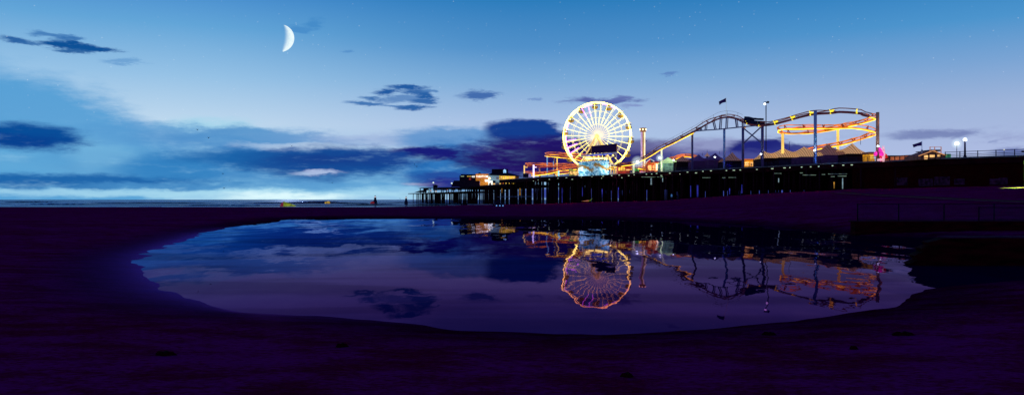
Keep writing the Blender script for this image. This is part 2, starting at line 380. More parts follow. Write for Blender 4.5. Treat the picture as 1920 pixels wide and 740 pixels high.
def height(x,y):
    x=np.asarray(x,float); y=np.asarray(y,float)
    sd=sdist(x,y)
    px=960+F*x/np.maximum(y,12.)
    zf=np.interp(px,FT[:,0],FT[:,1]); Df=np.interp(px,FT[:,0],FT[:,2]); Dp=np.interp(px,PT[:,0],PT[:,1]); Ds=np.interp(px,ST[:,0],ST[:,1])
    und=.10*vnoise(x,y,9,1)+.07*vnoise(x,y*1.6,3.1,2)+.03*vnoise(x,y,1.1,3)
    near=.30+und
    t=np.clip((y-Dp)/(Df-Dp),0,1)
    far=.26+(zf-.26)*t+und*.5*(1-t)
    # ground behind the bulkhead starts level with its top
    side=np.clip((x-18)/3,0,1)*np.clip((y-45.5)/.5,0,1)
    far=np.maximum(far,side*(.68+(zf-.68)*t))
    k=np.clip((y-Dp+6)/12,0,1); H=near*(1-k)+far*k
    leftsoft=np.clip((-x-4)/10,0,1)*np.clip((70-y)/30,0,1)
    slope=.16-.11*leftsoft
    out=np.where(sd>0,H*(1-np.exp(-np.maximum(sd,0)*slope/np.maximum(H,.15))),np.maximum(sd*slope,-.8))
    wob=(.03*vnoise(x,y,2.2,5)+.035*vnoise(x,y,.8,6)+.012*vnoise(x,y,.33,8))*np.exp(-np.abs(sd)/1.4)
    out=out+wob
    # beyond the shoreline the beach dips under the sea
    dip=np.clip((y-Df)/np.maximum(Ds-Df,1),0,8)
    out=np.where(y>Df,np.maximum(zf*(1-dip),-2.0),out)
    return out
def tz(x,y): return float(height(np.array([x]),np.array([y]))[0])
def hit(px,py):
    Ds=np.concatenate([np.arange(4,60,.05),np.arange(60,420,.2)]); xs=(px-960)/F*Ds; zr=CAMH+(HZ-py)/F*Ds
    hz=height(xs,Ds); i=np.argmax(hz>=zr); 
    return Vector((xs[i],Ds[i],hz[i]))
def build_terrain():
    rows=np.concatenate([np.linspace(-60,2,18),np.arange(3,28,.28),np.geomspace(28.2,150,190),np.geomspace(151,950,90)])
    a=np.linspace(-1,1,341); us=np.sign(a)*(np.abs(a)*.9+np.abs(a)**5*1.4)
    U,Y=np.meshgrid(us,rows); X=U*(np.abs(Y)+14)*.92
    Z=height(X,Y); nr,nc=X.shape
    v=np.stack([X.ravel(),Y.ravel(),Z.ravel()],1)
    i=np.arange(nr-1)[:,None]*nc+np.arange(nc-1)[None]; fa=np.stack([i,i+1,i+nc+1,i+nc],-1).reshape(-1,4)
    me=bpy.data.meshes.new('beach'); me.from_pydata(v.tolist(),[],fa.tolist()); me.shade_smooth()
    sd=sdist(X.ravel(),Y.ravel()); at=me.attributes.new('shore','FLOAT','POINT'); at.data.foreach_set('value',sd.astype(np.float32))
    xx=X.ravel(); yy=Y.ravel(); lf=np.clip((-xx-1)/7,0,1)*np.clip((60-yy)/15,0,1)
    wt=lf*np.exp(-np.maximum(sd,0)/.75); a2=me.attributes.new('wet','FLOAT','POINT'); a2.data.foreach_set('value',wt.astype(np.float32))
    m,nt=_nt('night_sand'); N=nt.nodes; L=nt.links
    out=N.new('ShaderNodeOutputMaterial'); b=N.new('ShaderNodeBsdfPrincipled'); L.new(b.outputs[0],out.inputs[0])
    tc=N.new('ShaderNodeTexCoord'); mp=N.new('ShaderNodeMapping'); mp.inputs['Scale'].default_value=(.7,1.25,1); mp.inputs['Rotation'].default_value=(0,0,.25); L.new(tc.outputs['Object'],mp.inputs[0])
    def noi(s,d,r=.6):
        n=N.new('ShaderNodeTexNoise'); n.inputs['Scale'].default_value=s; n.inputs['Detail'].default_value=d; n.inputs['Roughness'].default_value=r; L.new(mp.outputs[0],n.inputs['Vector']); return n.outputs[0]
    big=noi(.12,4); mid=noi(1.3,8,.68); fine=noi(14,5,.7)
    def mr(v,a,b_,c,d):
        n=N.new('ShaderNodeMapRange'); n.interpolation_type='SMOOTHSTEP'; L.new(v,n.inputs[0])
        for i,x in enumerate((a,b_,c,d)): n.inputs[i+1].default_value=x
        return n.outputs[0]
    def mul(a,b_,op='MULTIPLY'):
        n=N.new('ShaderNodeMath'); n.operation=op
        for i,x in enumerate((a,b_)):
            if isinstance(x,float): n.inputs[i].default_value=x
            else: L.new(x,n.inputs[i])
        return n.outputs[0]
    f=mul(mr(big,.35,.65,.7,1.),mr(mid,.36,.66,.5,1.2)); f=mul(f,mr(fine,.32,.68,.5,1.3))
    r=N.new('ShaderNodeValToRGB'); L.new(f,r.inputs[0])
    e=r.color_ramp.elements; e[0].position=0.1; e[0].color=(.17,.001,.004,1); e[1].position=.95; e[1].color=(.36,.007,.14,1)
    x=e.new(.45); x.color=(.23,.002,.040,1)
    at_=N.new('ShaderNodeAttribute'); at_.attribute_name='shore'
    wet=mr(at_.outputs['Fac'],.2,3.6,.34,1.)
    sm=N.new('ShaderNodeVectorMath'); sm.operation='SCALE'; L.new(r.outputs[0],sm.inputs[0]); L.new(wet,sm.inputs['Scale'])
    L.new(sm.outputs[0],b.inputs['Base Color'])
    b.inputs['Roughness'].default_value=.9; b.inputs['Specular IOR Level'].default_value=0
    bp=N.new('ShaderNodeBump'); bp.inputs['Distance'].default_value=.10; bp.inputs['Strength'].default_value=.8
    hgt=mul(mid,mul(fine,.25),'ADD'); L.new(hgt,bp.inputs['Height']); L.new(bp.outputs[0],b.inputs['Normal'])
    gl=N.new('ShaderNodeBsdfGlossy'); gl.inputs['Roughness'].default_value=.22; gl.inputs['Color'].default_value=(.09,.03,.26,1)
    aw=N.new('ShaderNodeAttribute'); aw.attribute_name='wet'; fr=N.new('ShaderNodeFresnel'); fr.inputs[0].default_value=1.33
    mxs=N.new('ShaderNodeMixShader'); L.new(mul(aw.outputs['Fac'],fr.outputs[0]),mxs.inputs[0]); L.new(b.outputs[0],mxs.inputs[1]); L.new(gl.outputs[0],mxs.inputs[2]); L.new(mxs.outputs[0],out.inputs[0])
    me.materials.append(m); o=bpy.data.objects.new('beach',me); col.objects.link(o); struct(o)
build_terrain()
# ------------------------------------------------------------------ water
def water_mat(name,tint_far,tint_near,deep,ax,ay,scales,rough,band,mids=()):
    m,nt=_nt(name); N=nt.nodes; L=nt.links
    out=N.new('ShaderNodeOutputMaterial'); mx=N.new('ShaderNodeMixShader'); gl=N.new('ShaderNodeBsdfGlossy'); df=N.new('ShaderNodeBsdfDiffuse')
    tc=N.new('ShaderNodeTexCoord'); acc=None
    for (sx,sy,amp,det) in scales:
        mp=N.new('ShaderNodeMapping'); mp.inputs['Scale'].default_value=(sx,sy,1); L.new(tc.outputs['Object'],mp.inputs[0])
        n=N.new('ShaderNodeTexNoise'); n.inputs['Scale'].default_value=1; n.inputs['Detail'].default_value=det; n.inputs['Distortion'].default_value=.3; L.new(mp.outputs[0],n.inputs['Vector'])
        s=N.new('ShaderNodeVectorMath'); s.operation='SUBTRACT'; s.inputs[1].default_value=(.5,.5,.5); L.new(n.outputs['Color'],s.inputs[0])
        q=N.new('ShaderNodeVectorMath'); q.operation='MULTIPLY'; q.inputs[1].default_value=(ax*amp,ay*amp,0); L.new(s.outputs[0],q.inputs[0])
        if acc is None: acc=q.outputs[0]
        else:
            a=N.new('ShaderNodeVectorMath'); a.operation='ADD'; L.new(acc,a.inputs[0]); L.new(q.outputs[0],a.inputs[1]); acc=a.outputs[0]
    pn=N.new('ShaderNodeTexNoise'); pn.inputs['Scale'].default_value=.11; pn.inputs['Detail'].default_value=3; L.new(tc.outputs['Object'],pn.inputs['Vector'])
    pr=N.new('ShaderNodeMapRange'); pr.inputs[1].default_value=.38; pr.inputs[2].default_value=.62; pr.inputs[3].default_value=.45; pr.inputs[4].default_value=1.7; L.new(pn.outputs[0],pr.inputs[0])
    ps=N.new('ShaderNodeVectorMath'); ps.operation='SCALE'; L.new(acc,ps.inputs[0]); L.new(pr.outputs[0],ps.inputs['Scale']); acc=ps.outputs[0]
    a=N.new('ShaderNodeVectorMath'); a.operation='ADD'; L.new(acc,a.inputs[0]); a.inputs[1].default_value=(0,0,1)
    nn=N.new('ShaderNodeVectorMath'); nn.operation='NORMALIZE'; L.new(a.outputs[0],nn.inputs[0])
    L.new(nn.outputs[0],gl.inputs['Normal']); gl.inputs['Roughness'].default_value=rough
    fr=N.new('ShaderNodeFresnel'); fr.inputs[0].default_value=1.33; L.new(nn.outputs[0],fr.inputs['Normal'])
    # swell bands: dark streaks painted into the reflection tint
    mp=N.new('ShaderNodeMapping'); mp.inputs['Scale'].default_value=band[:3]; mp.inputs['Rotation'].default_value=(0,0,-.12); L.new(tc.outputs['Object'],mp.inputs[0])
    n=N.new('ShaderNodeTexNoise'); n.inputs['Scale'].default_value=1; n.inputs['Detail'].default_value=4; L.new(mp.outputs[0],n.inputs['Vector'])
    r=N.new('ShaderNodeMapRange'); r.interpolation_type='SMOOTHSTEP'; r.inputs[1].default_value=.4; r.inputs[2].default_value=.56; r.inputs[3].default_value=band[3]; r.inputs[4].default_value=1; L.new(n.outputs[0],r.inputs[0])
    lw=N.new('ShaderNodeMapRange'); lw.inputs[1].default_value=.30; lw.inputs[2].default_value=.85; L.new(fr.outputs[0],lw.inputs[0])
    mc=N.new('ShaderNodeValToRGB'); L.new(lw.outputs[0],mc.inputs[0]); el_=mc.color_ramp.elements
    el_[0].position=0; el_[0].color=(*tint_near,1); el_[1].position=1; el_[1].color=(*tint_far,1)
    for p_,c_ in mids: x_=el_.new(p_); x_.color=(*c_,1)
    sc=N.new('ShaderNodeVectorMath'); sc.operation='SCALE'; L.new(mc.outputs[0],sc.inputs[0]); L.new(r.outputs[0],sc.inputs['Scale'])
    if mids:   # bluer tint to the left paints in the brighter sky reflection
        sx_=N.new('ShaderNodeSeparateXYZ'); L.new(tc.outputs['Object'],sx_.inputs[0]); gx=N.new('ShaderNodeMapRange'); gx.interpolation_type='SMOOTHSTEP'
        gx.inputs[1].default_value=-16; gx.inputs[2].default_value=3; gx.inputs[3].default_value=1; gx.inputs[4].default_value=0; L.new(sx_.outputs[0],gx.inputs[0])
        vv=N.new('ShaderNodeMix'); vv.data_type='VECTOR'; L.new(gx.outputs[0],vv.inputs[0]); vv.inputs[4].default_value=(1,1,1); vv.inputs[5].default_value=(.55,1.1,1.35)
        m2=N.new('ShaderNodeVectorMath'); m2.operation='MULTIPLY'; L.new(sc.outputs[0],m2.inputs[0]); L.new(vv.outputs[1],m2.inputs[1]); sc=m2
    L.new(sc.outputs[0],gl.inputs['Color']); df.inputs[0].default_value=(*deep,1)
    L.new(fr.outputs[0],mx.inputs[0]); L.new(df.outputs[0],mx.inputs[1]); L.new(gl.outputs[0],mx.inputs[2]); L.new(mx.outputs[0],out.inputs[0])
    return m
mp_=water_mat('pond_surface',(.52,.46,.66),(.14,.034,.22),(.012,.0004,.055),.095,.015,[(.45,.15,1.,2),(1.9,.9,.38,3),(6,2.6,.14,2),(.15,.07,.4,1)],.009,(.09,.3,1,.68),[(.25,(.17,.048,.22)),(.5,(.18,.095,.26)),(.75,(.30,.24,.46))])
pb=MB(); pb.quad((-60,6,0),(70,6,0),(70,104,0),(-60,104,0)); struct(pb.build('pond_water',mp_))
ms_=water_mat('sea_surface',(.5,.55,.75),(.2,.16,.6),(.006,.003,.04),.16,.16,[(.05,.12,1.,5),(.4,.9,.6,3)],.08,(.004,.05,1,.25))
sb=MB(); sb.quad((-40000,150,-.02),(40000,150,-.02),(40000,45000,-.02),(-40000,45000,-.02)); so_=struct(sb.build('sea',ms_))
# low breaking swells
def swell(px0,px1,py,h,lab):
    D=CAMH*F/(py-HZ); x0=(px0-960)/F*D; x1=(px1-960)/F*D; n=26; rows=[]
    b=MB()
    for i in range(n+1):
        t=i/n; x=x0+(x1-x0)*t; hh=h*math.sin(math.pi*t)**.6*(.75+.35*random.random()); y=D+2.5*math.sin(t*5)+random.uniform(-.4,.4)
        b.v+=[(x,y-2.2,-.1),(x,y-.5,hh*.55),(x,y,hh),(x,y+1.5,hh*.6),(x,y+4,-.1)]
    for i in range(n):
        for k in range(4): a=i*5+k; b.f.append((a,a+5,a+6,a+1))
    o=b.build('sea_wave',ms_,smooth=True); struct(o)
for a in [(20,190,383,.45),(150,420,380.5,.5),(330,520,385,.35),(440,700,381,.7),(560,640,378.6,.8),(640,760,383.5,.4),(690,900,380,.5),(0,120,379,.7),(760,960,383,.3)]:
    swell(*a,'')
foam=surf('sea_foam',(.35,.45,.7),.8,em=(70,110,190),estr=.25,var=.6,scale=.8)
fb=MB()
for i in range(60):
    px=random.uniform(0,960); py=random.uniform(378,387.5); D=CAMH*F/(py-HZ); x=(px-960)/F*D; w=random.uniform(1,7)*D/300; z=.02
    fb.bar((x-w,D,z),(x+w,D+random.uniform(-1,1),z),.7,.10)
o=fb.build('sea_foam',foam); o['kind']='stuff'; o['label']='thin pale foam lines on the dark sea'
# ------------------------------------------------------------------ pier
FR=np.array([(700,590),(770,530),(800,490),(870,405),(936,342),(1009,301),(1060,288),(1151,264),(1232,243),(1293,230),(1370,214.6),(1492,195),(1593,181),(1640,177),(1725,167),(1773,162),(1920,152.5),(2100,142),(2300,134)],float)
def FD(px): return float(np.interp(px,FR[:,0],FR[:,1]))
def fp(px,dd=0.,z=DK):
    D=FD(px)+dd; return Vector(((px-960)/F*D,D,z))
def run(px0,px1,step=20):
    n=max(1,int(abs(px1-px0)/step)); return [px0+(px1-px0)*i/n for i in range(n+1)]
pier=thing('pier','long dark timber pier on many piles carrying the fairground','pier',tuple(fp(1300,0,0)))
def slab(name,px0,px1,z0,z1,d0,d1,mat,parent,step=20,ztop=None):
    """strip following the pier front between depth offsets d0 and d1 (offset mostly inland)"""
    b=MB(); xs=run(px0,px1,step); k=0
    base=0
    for i,px in enumerate(xs):
        a=fp(px,0); off=Vector((.55,.83,0))
        p=a+off*d0; q=a+off*d1
        b.v+=[(p.x,p.y,z0),(q.x,q.y,z0),(q.x,q.y,z1),(p.x,p.y,z1)]
    for i in range(len(xs)-1):
        a=i*4; c=a+4
        for j in range(4): b.f.append((a+j,a+(j+1)%4,c+(j+1)%4,c+j))
    b.f.append((0,1,2,3)); e=len(b.v)-4; b.f.append((e,e+1,e+2,e+3))
    return b.build(name,mat,parent)
slab('deck',936,2250,DK-.25,DK,0,95,M_deck,pier)
slab('fascia',936,2250,DK-1.35,DK-.26,.12,.5,M_dark,pier)
slab('deck_edge',936,2250,DK-.24,DK+.06,-.18,-.01,surf('deck_edge_board',(.16,.12,.14),.8,var=.6,scale=.4),pier)
slab('lower_deck',812,950,8.25,8.55,0,60,M_deck,pier)
slab('lower_fascia',812,950,7.5,8.2,.1,.4,M_dark,pier)
slab('landing_deck',768,884,5.7,6.1,-1.5,30,M_dark,pier,step=8)
# girders under the deck, getting deeper inland
for dd,zz in ((12,8.3),(26,7.6),(42,6.6),(60,6.0)):
    slab('girder',1000,2200,zz,DK-.3,dd,dd+.4,M_dark,pier)
for dd,zz in ((8,7.4),(24,6.9)):
    slab('girder',860,950,zz,8.2,dd,dd+.4,M_dark,pier)
# piles
off=Vector((.55,.83,0))
spots=[]
def arc_px(px0,px1,spacing):
    xs=[px0]; 
    while xs[-1]<px1:
        a=fp(xs[-1]); s=1.
        b=fp(xs[-1]+s); d=(b-a).length; xs.append(xs[-1]+s*spacing/max(d,1e-3))
    return xs
for px in arc_px(776,1640,3.6):
    for r in range(17 if px>950 else 7):
        if px<868 and r>3: continue
        a=fp(px)+off*(r*3.7+.9)+Vector((random.uniform(-1.3,1.3),random.uniform(-1.3,1.3),0))
        if r and random.random()<.06: continue
        top=DK-.3 if px>940 else (8.2 if px>866 else 5.7)
        spots.append((a.y,a.x,a.y,top,r,px))
front=sorted([s for s in spots if s[4]==0],key=lambda s:s[0]); back=[s for s in spots if s[4]>0]
def pilemesh(b,x,y,top):
    z0=min(tz(x,y),0)-.5 if y>250 else tz(x,y)-.5
    r=random.uniform(.19,.27); lean=random.uniform(-.12,.12)
    b.sweep([Vector((x,y,z0)),Vector((x+lean*.5,y,(z0+top)/2)),Vector((x+lean,y,top))],[r*1.12,r,r*.9],7)
for s in front[:92]:
    b=MB(); pilemesh(b,s[1],s[2],s[3]); b.build('pile',M_pile,pier,True)
b=MB()
for s in front[92:]+back: pilemesh(b,s[1],s[2],s[3])
o=b.build('pile_thicket',M_pile,pier,True); o['kind']='stuff'
# cross braces at the sea end and some along the front
b=MB()
for px in arc_px(880,1600,13):
    a=fp(px)+off*1.0; c=fp(px+3)+off*1.0; g=tz(a.x,a.y)
    if random.random()<.5: MB().bar((a.x,a.y,max(g,0)+1.5),(c.x,c.y,8.0),.22).build('brace',M_dark,pier)
slab('lower_walkway',935,1004,3.1,3.3,-1.2,.2,surf('walkway_steel',(.06,.05,.2),.6),pier)
# lamps below the deck
gl=[(1000,339),(1009,337),(1030,336),(1046,334),(1062,333),(1073,336),(1090,332),(1110,331),(1128,334),(1131,330),(1147,329),(1161,328),(1166,333),(1179,329),(1189,327.5),(1212,326.5),(1222,326),(1231,325),(1240,329),(1256,324.5),(1275,326),(1289,322.5),(1305,324),(1318,321),(1333,320),(1362,319.5),(1376,319),(1388,318.5),(1419,317.5),(1448,316),(1471,314.5),(1481,314),(1503,313),(1520,312.5),(1535,312),(1561,310.5),(1581,309.5),(1597,309)]
for (px,py) in gl:
    dd=random.uniform(-.6,-.25); a=fp(px,-.35); z=CAMH+(HZ-py)/F*a.y
    if z>DK-.15: z=DK-.3
    if z>DK-1.4 or True:
        b=MB(); w=random.uniform(.12,.3); b.box(a.x-w,a.x+w,a.y-.08,a.y+.05,z-.10,z+.07); b.build('under_deck_lamp',M_glint,pier)
for (x0,x1,py,dd) in [(1203,1229,331.8,3),(1232,1243,331.8,3),(1452,1465,325,3),(1500,1505,324,3),(1505,1530,328,4),(1553,1588,326,4),(1558,1565,331,5),(1571,1587,330,5),(1354,1360,333,4),(1366,1380,332.6,4),(1317,1332,333,4),(1541,1547,327,4)]:
    a=fp(x0)+off*.3; D=FD((x0+x1)/2)+.0
    A=P(x0,py,D-.9); B_=P(x1,py,D-.9)
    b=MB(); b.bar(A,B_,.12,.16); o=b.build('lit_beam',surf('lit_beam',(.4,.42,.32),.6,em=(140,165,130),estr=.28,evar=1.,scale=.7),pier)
for (px,y0,y1,c) in [(1221,334,346,'w'),(1242.5,334,341,'w'),(1580,334,354,'w'),(1564,341,353,'y'),(1308,347,369,'b'),(1460,334,342,'w'),(1159.5,351,372,'b'),(1092,351,368,'b'),(1295,348,369,'b'),(1054,352,380,'b'),(1368,353,364,'b'),(1391,346,362,'b'),(975,353,366,'y'),(941,353,362,'y'),(1129,354,370,'b')]:  # glow painted as emission; blue posts stand in for sky gaps
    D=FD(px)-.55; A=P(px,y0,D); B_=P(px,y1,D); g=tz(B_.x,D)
    mt={'w':surf('floodlit_pile',(.5,.55,.55),.7,em=(170,200,205),estr=.4,evar=.9,scale=.5),'y':surf('amber_lit_pile',(.5,.35,.1),.7,em=(225,150,30),estr=.6,evar=.8,scale=.5),'b':surf('painted_blue_glow',(.06,.07,.4),.7,em=(52,50,165),estr=.55,evar=.9,scale=.4)}[c]
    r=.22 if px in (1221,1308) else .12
    b=MB(); b.cyl((A.x,D,min(A.z,DK-1.4)),(A.x,D,max(B_.z,g-.1)),r,7); b.build('painted_glow_post',mt,pier,True)
# retaining wall closing the shore end, with painted panels
rw=thing('retaining_wall','near black wall under the shore end of the pier with faint mural panels','wall',tuple(fp(1750,0,0)))
slab('wall_face',1596,2250,1.5,DK-1.4,1.1,1.6,surf('near_black_wall',(.03,.0006,.001),.9,var=.3),rw)  # near-black base colour with slight random variation
slab('added_rear_screen',1400,1640,1.0,DK-.3,64,64.6,surf('near_black_wall',(.03,.0006,.001),.9),rw)  # added backing that blocks sky light beneath the deck
slab('added_rear_screen',1130,1400,5.2,DK-.3,64,64.6,surf('near_black_wall',(.03,.0006,.001),.9),rw)  # shallower stretch of the added light-blocking backing
for (x0,x1,y0,y1) in [(1680,1700,333,347),(1721,1748,335,349),(1750,1780,331,347),(1788,1808,335,346),(1855,1872,335,346),(1872,1889,333,346)]:
    A=fp(x0,.0)+off*1.02; B_=fp(x1,0)+off*1.02; D=(A.y+B_.y)/2; z1=CAMH+(HZ-y0)/F*D; z0=CAMH+(HZ-y1)/F*D
    b=MB(); b.wall((A.x,A.y),(B_.x,B_.y),z0,z1,.06); b.build('mural_panel',surf('faded_mural',(.035,.008,.03),.8,em=(34,14,50),estr=.12,var=.9,scale=1.6,evar=1.),rw)
# ------------------------------------------------------------------ railings on the shore end
def railing(px0,px1,h,label,cat='railing',dd=.3,sp=3.2,mat=M_darksteel,r=.05):
    t=thing('deck_railing',label,cat,tuple(fp((px0+px1)/2,dd)))
    ax=arc_px(px0,px1,sp)
    for px in ax:
        a=fp(px)+off*dd; b=MB(); b.bar((a.x,a.y,DK),(a.x,a.y,DK+h+.1),.12); b.build('post',mat,t)
    for hh in (h,h*.55,h*.25):
        b=MB(); xs=run(px0,ax[-1],30); pts=[fp(x)+off*(dd) for x in xs]
        for i in range(len(pts)-1): b.bar((pts[i].x,pts[i].y,DK+hh),(pts[i+1].x,pts[i+1].y,DK+hh),.07,.1)
        b.build('rail',mat,t)
    return t
railing(1772,2050,1.15,'dark blue steel railing along the shore end of the pier deck')
railing(1432,1655,1.0,'low dark railing in front of the tan striped tents',sp=2.6)
railing(1180,1430,.9,'thin dark railing in front of the dark tents and lit stalls',sp=2.6,r=.03)
# ------------------------------------------------------------------ ferris wheel
def ferris():
    D=290.; C=P(1119.8,255.5,D); R=12.15; yaw=math.radians(15)
    ax=Vector((-math.sin(yaw),-math.cos(yaw),0)); sx=Vector((math.cos(yaw),-math.sin(yaw),0)); up=Vector((0,0,1))
    t=thing('ferris_wheel','giant ferris wheel glowing cream and gold with hanging gondolas','ferris wheel',(C.x,C.y,DK))
    hw=1.5
    def pt(a,r,s): return C+sx*math.sin(a)*r+up*math.cos(a)*r+ax*s
    for s in (-hw,hw):
        n=60; MB().sweep([pt(2*math.pi*i/n,R,s) for i in range(n)],.15 if s>0 else .08,8,True).build('outer_rim',M_wheel2,t,True)
        for q,rr in ((.36,.028),(.55,.032),(.75,.036)):
            MB().sweep([pt(2*math.pi*i/n,R*q,s*(.45+.55*q)) for i in range(n)],rr,5,True).build('inner_ring',M_ring,t,True)
    rods=MB()
    for i in range(30):
        a=math.radians(-4+12*i)
        b=MB()
        for s in (-hw,hw):
            h=pt(a,R*.34,s*.62); rods.cyl(pt(a,.7,s*.45),h,.034,4)
            tang=(sx*math.cos(a)-up*math.sin(a))
            b.cyl(h,pt(a,R,s),.036 if s>0 else .012,5)
        for q in (.75,.97): b.cyl(pt(a,R*q,-hw*(.45+.55*q)),pt(a,R*q,hw*(.45+.55*q)),.03,4)
        b.build('spoke',M_wheel,t)
    rods.build('hub_rods',glow('hub_rod_cream',(1.8,1.35,.6)),t)
    # hub
    b=MB(); b.cyl(C-ax*2.2,C+ax*2.2,.6,14); b.build('hub',surf('hub_gold',(.7,.6,.3),.5,em=(250,215,130),estr=1.0,var=.1),t,True)
    b=MB(); b.cyl(C+ax*.9,C+ax*1.1,.8,20); b.build('hub_plate',surf('hub_plate_glow',(.7,.6,.3),.5,em=(245,205,120),estr=.9,var=.1),t)
    # support legs
    for s in (-2.6,2.6):
        top=C+ax*s
        for k in (-1,1):
            foot=top+sx*k*7.6; foot.z=DK; b=MB(); b.bar(top,foot,.55); b.build('support_leg',surf('lit_leg',(.7,.55,.3),.5,em=(240,190,105),estr=.8,evar=.4,scale=.3),t)
        b=MB(); l=top+sx*-4.2; r=top+sx*4.2; z=C.z-(C.z-DK)*4.2/7.6; l.z=r.z=z; b.bar(l,r,.3); b.build('cross_beam',M_wheel,t)
    # violet strips
    for (a0,a1) in ((62,112),(-118,-62),(-30,-5),(-128,-122),(8,34)):
        n=8; MB().sweep([pt(math.radians(a0+(a1-a0)*i/n),R-.42,-hw*.9) for i in range(n+1)],.09,5).build('light_strip',M_pink,t)
    for a in (-16,-28,-98,-110,-122):
        a=math.radians(a); MB().cyl(pt(a,R*.62,hw*.85),pt(a,R*.96,hw),.085,5).build('light_strip',M_pink,t)
    # gondolas hang upright
    for i in range(15):
        a=math.radians(-4+24*i); q=pt(a,R,0)
        bar=MB(); bar.bar(q-ax*2.6,q+ax*2.6,.16); bar.bar(q-sx*1.0+up*.05,q+sx*1.0+up*.05,.22,.14)
        g=bar.build('gondola',surf('gondola_axle',(.6,.45,.2),.5,em=(250,215,140),estr=.9),t)
        b=MB(); b.lathe(q+Vector((0,0,-2.35)),[(.35,0),(.85,.18),(1.1,.55),(1.17,.95),(1.17,1.02)],12); b.build('bowl',M_gond,g,True)
        b=MB(); b.lathe(q+Vector((0,0,-.72)),[(1.12,0),(.9,.2),(.3,.45),(.08,.6)],12); b.build('canopy',M_gond2,g,True)
        b=MB(); b.cyl(q+Vector((0,0,-2.2)),q,.06,5)
        for k in range(4):
            an=math.pi/4+k*math.pi/2; v=Vector((math.cos(an)*.95,math.sin(an)*.95,0)); b.cyl(q+v+Vector((0,0,-1.4)),q+v+Vector((0,0,-.7)),.04,4)
        b.build('hanger',M_gond2,g)
    # platform truss
    b=MB()
    z=DK+4.6
    for k in range(-6,7):
        p=C+sx*k*1.05+ax*3.2; b.bar((p.x,p.y,DK),(p.x+ (k%2)*.8,p.y,z),.28)
    b.build('loading_platform',surf('lit_leg',(.7,.55,.3),.5),t)
    lamp('wheel_glow',C+ax*4.,(255,215,150),160,1.2); lamp('wheel_glow',C+ax*6-up*9,(255,200,130),120,.8)
    return C,ax,sx
WC,WAX,WSX=ferris()
# dark sign box in front of the wheel
def face_box(px0,px1,py00,py01,py10,py11,D,depth):
    """box whose front has left edge py00..py01 and right edge py10..py11"""
    a=P(px0,py01,D); b=P(px1,py11,D); c=P(px1,py10,D); d=P(px0,py00,D); o=Vector((0,depth,0))
    return [a,b,b+o,a+o,d,c,c+o,d+o]
t=thing('billboard','big dark sign panel seen from behind in front of the ferris wheel','billboard',tuple(P(1131,326,270)))
b=MB(); b.hexa(face_box(1108,1157,274,287,269,285,270,.8)); b.build('panel',surf('billboard_back',(.025,.012,.06),.7,em=(30,8,50),estr=.25,var=.3,stretch=(.2,.2,3)),t)
b=MB(); p=[P(1101,289,270),P(1109,287,270),P(1109,275,270)]; b.hexa([p[0],p[1],p[1]+Vector((0,.8,0)),p[0]+Vector((0,.8,0)),p[2],p[2]+Vector((.2,0,.05)),p[2]+Vector((.2,.8,.05)),p[2]+Vector((0,.8,0))]); b.build('side_wing',M_blk,t)
for px in (1112,1131,1152):
    b=MB(); b.bar(P(px,327.5,270.4),P(px,286,270.4),.3); b.build('post',M_steel,t)
for px in (1108.3,1156.8):
    b=MB(); b.bar(P(px,286,269.9),P(px,272 if px<1130 else 269.5,269.9),.16); b.build('edge_trim',surf('amber_edge',(.4,.2,.05),.5,em=(170,110,60),estr=.5),t)
t=thing('ride_canopy','flat steel canopy edged with blue light between mural wall and sign panel','canopy',tuple(P(1122,326,268)))
b=MB(); b.hexa(face_box(1092,1158,290,291.8,284.6,287.2,267,6)); b.build('roof',surf('canopy_roof',(.25,.25,.35),.5,em=(120,115,140),estr=.5,var=.4,evar=.8,scale=.6),t)
b=MB(); b.hexa(face_box(1099,1148,291.6,292.9,287.6,289,266.8,.3)); b.build('light_band',surf('blue_light_band',(.1,.2,.8),.5,em=(50,90,225),estr=1.,evar=.5),t)
for px in (1093,1141.5,1156):
    b=MB(); b.bar(P(px,327.5,267.2),P(px,289,267.2),.22); b.build('post',surf('pale_post',(.5,.45,.45),.5,em=(190,170,160),estr=.4),t)
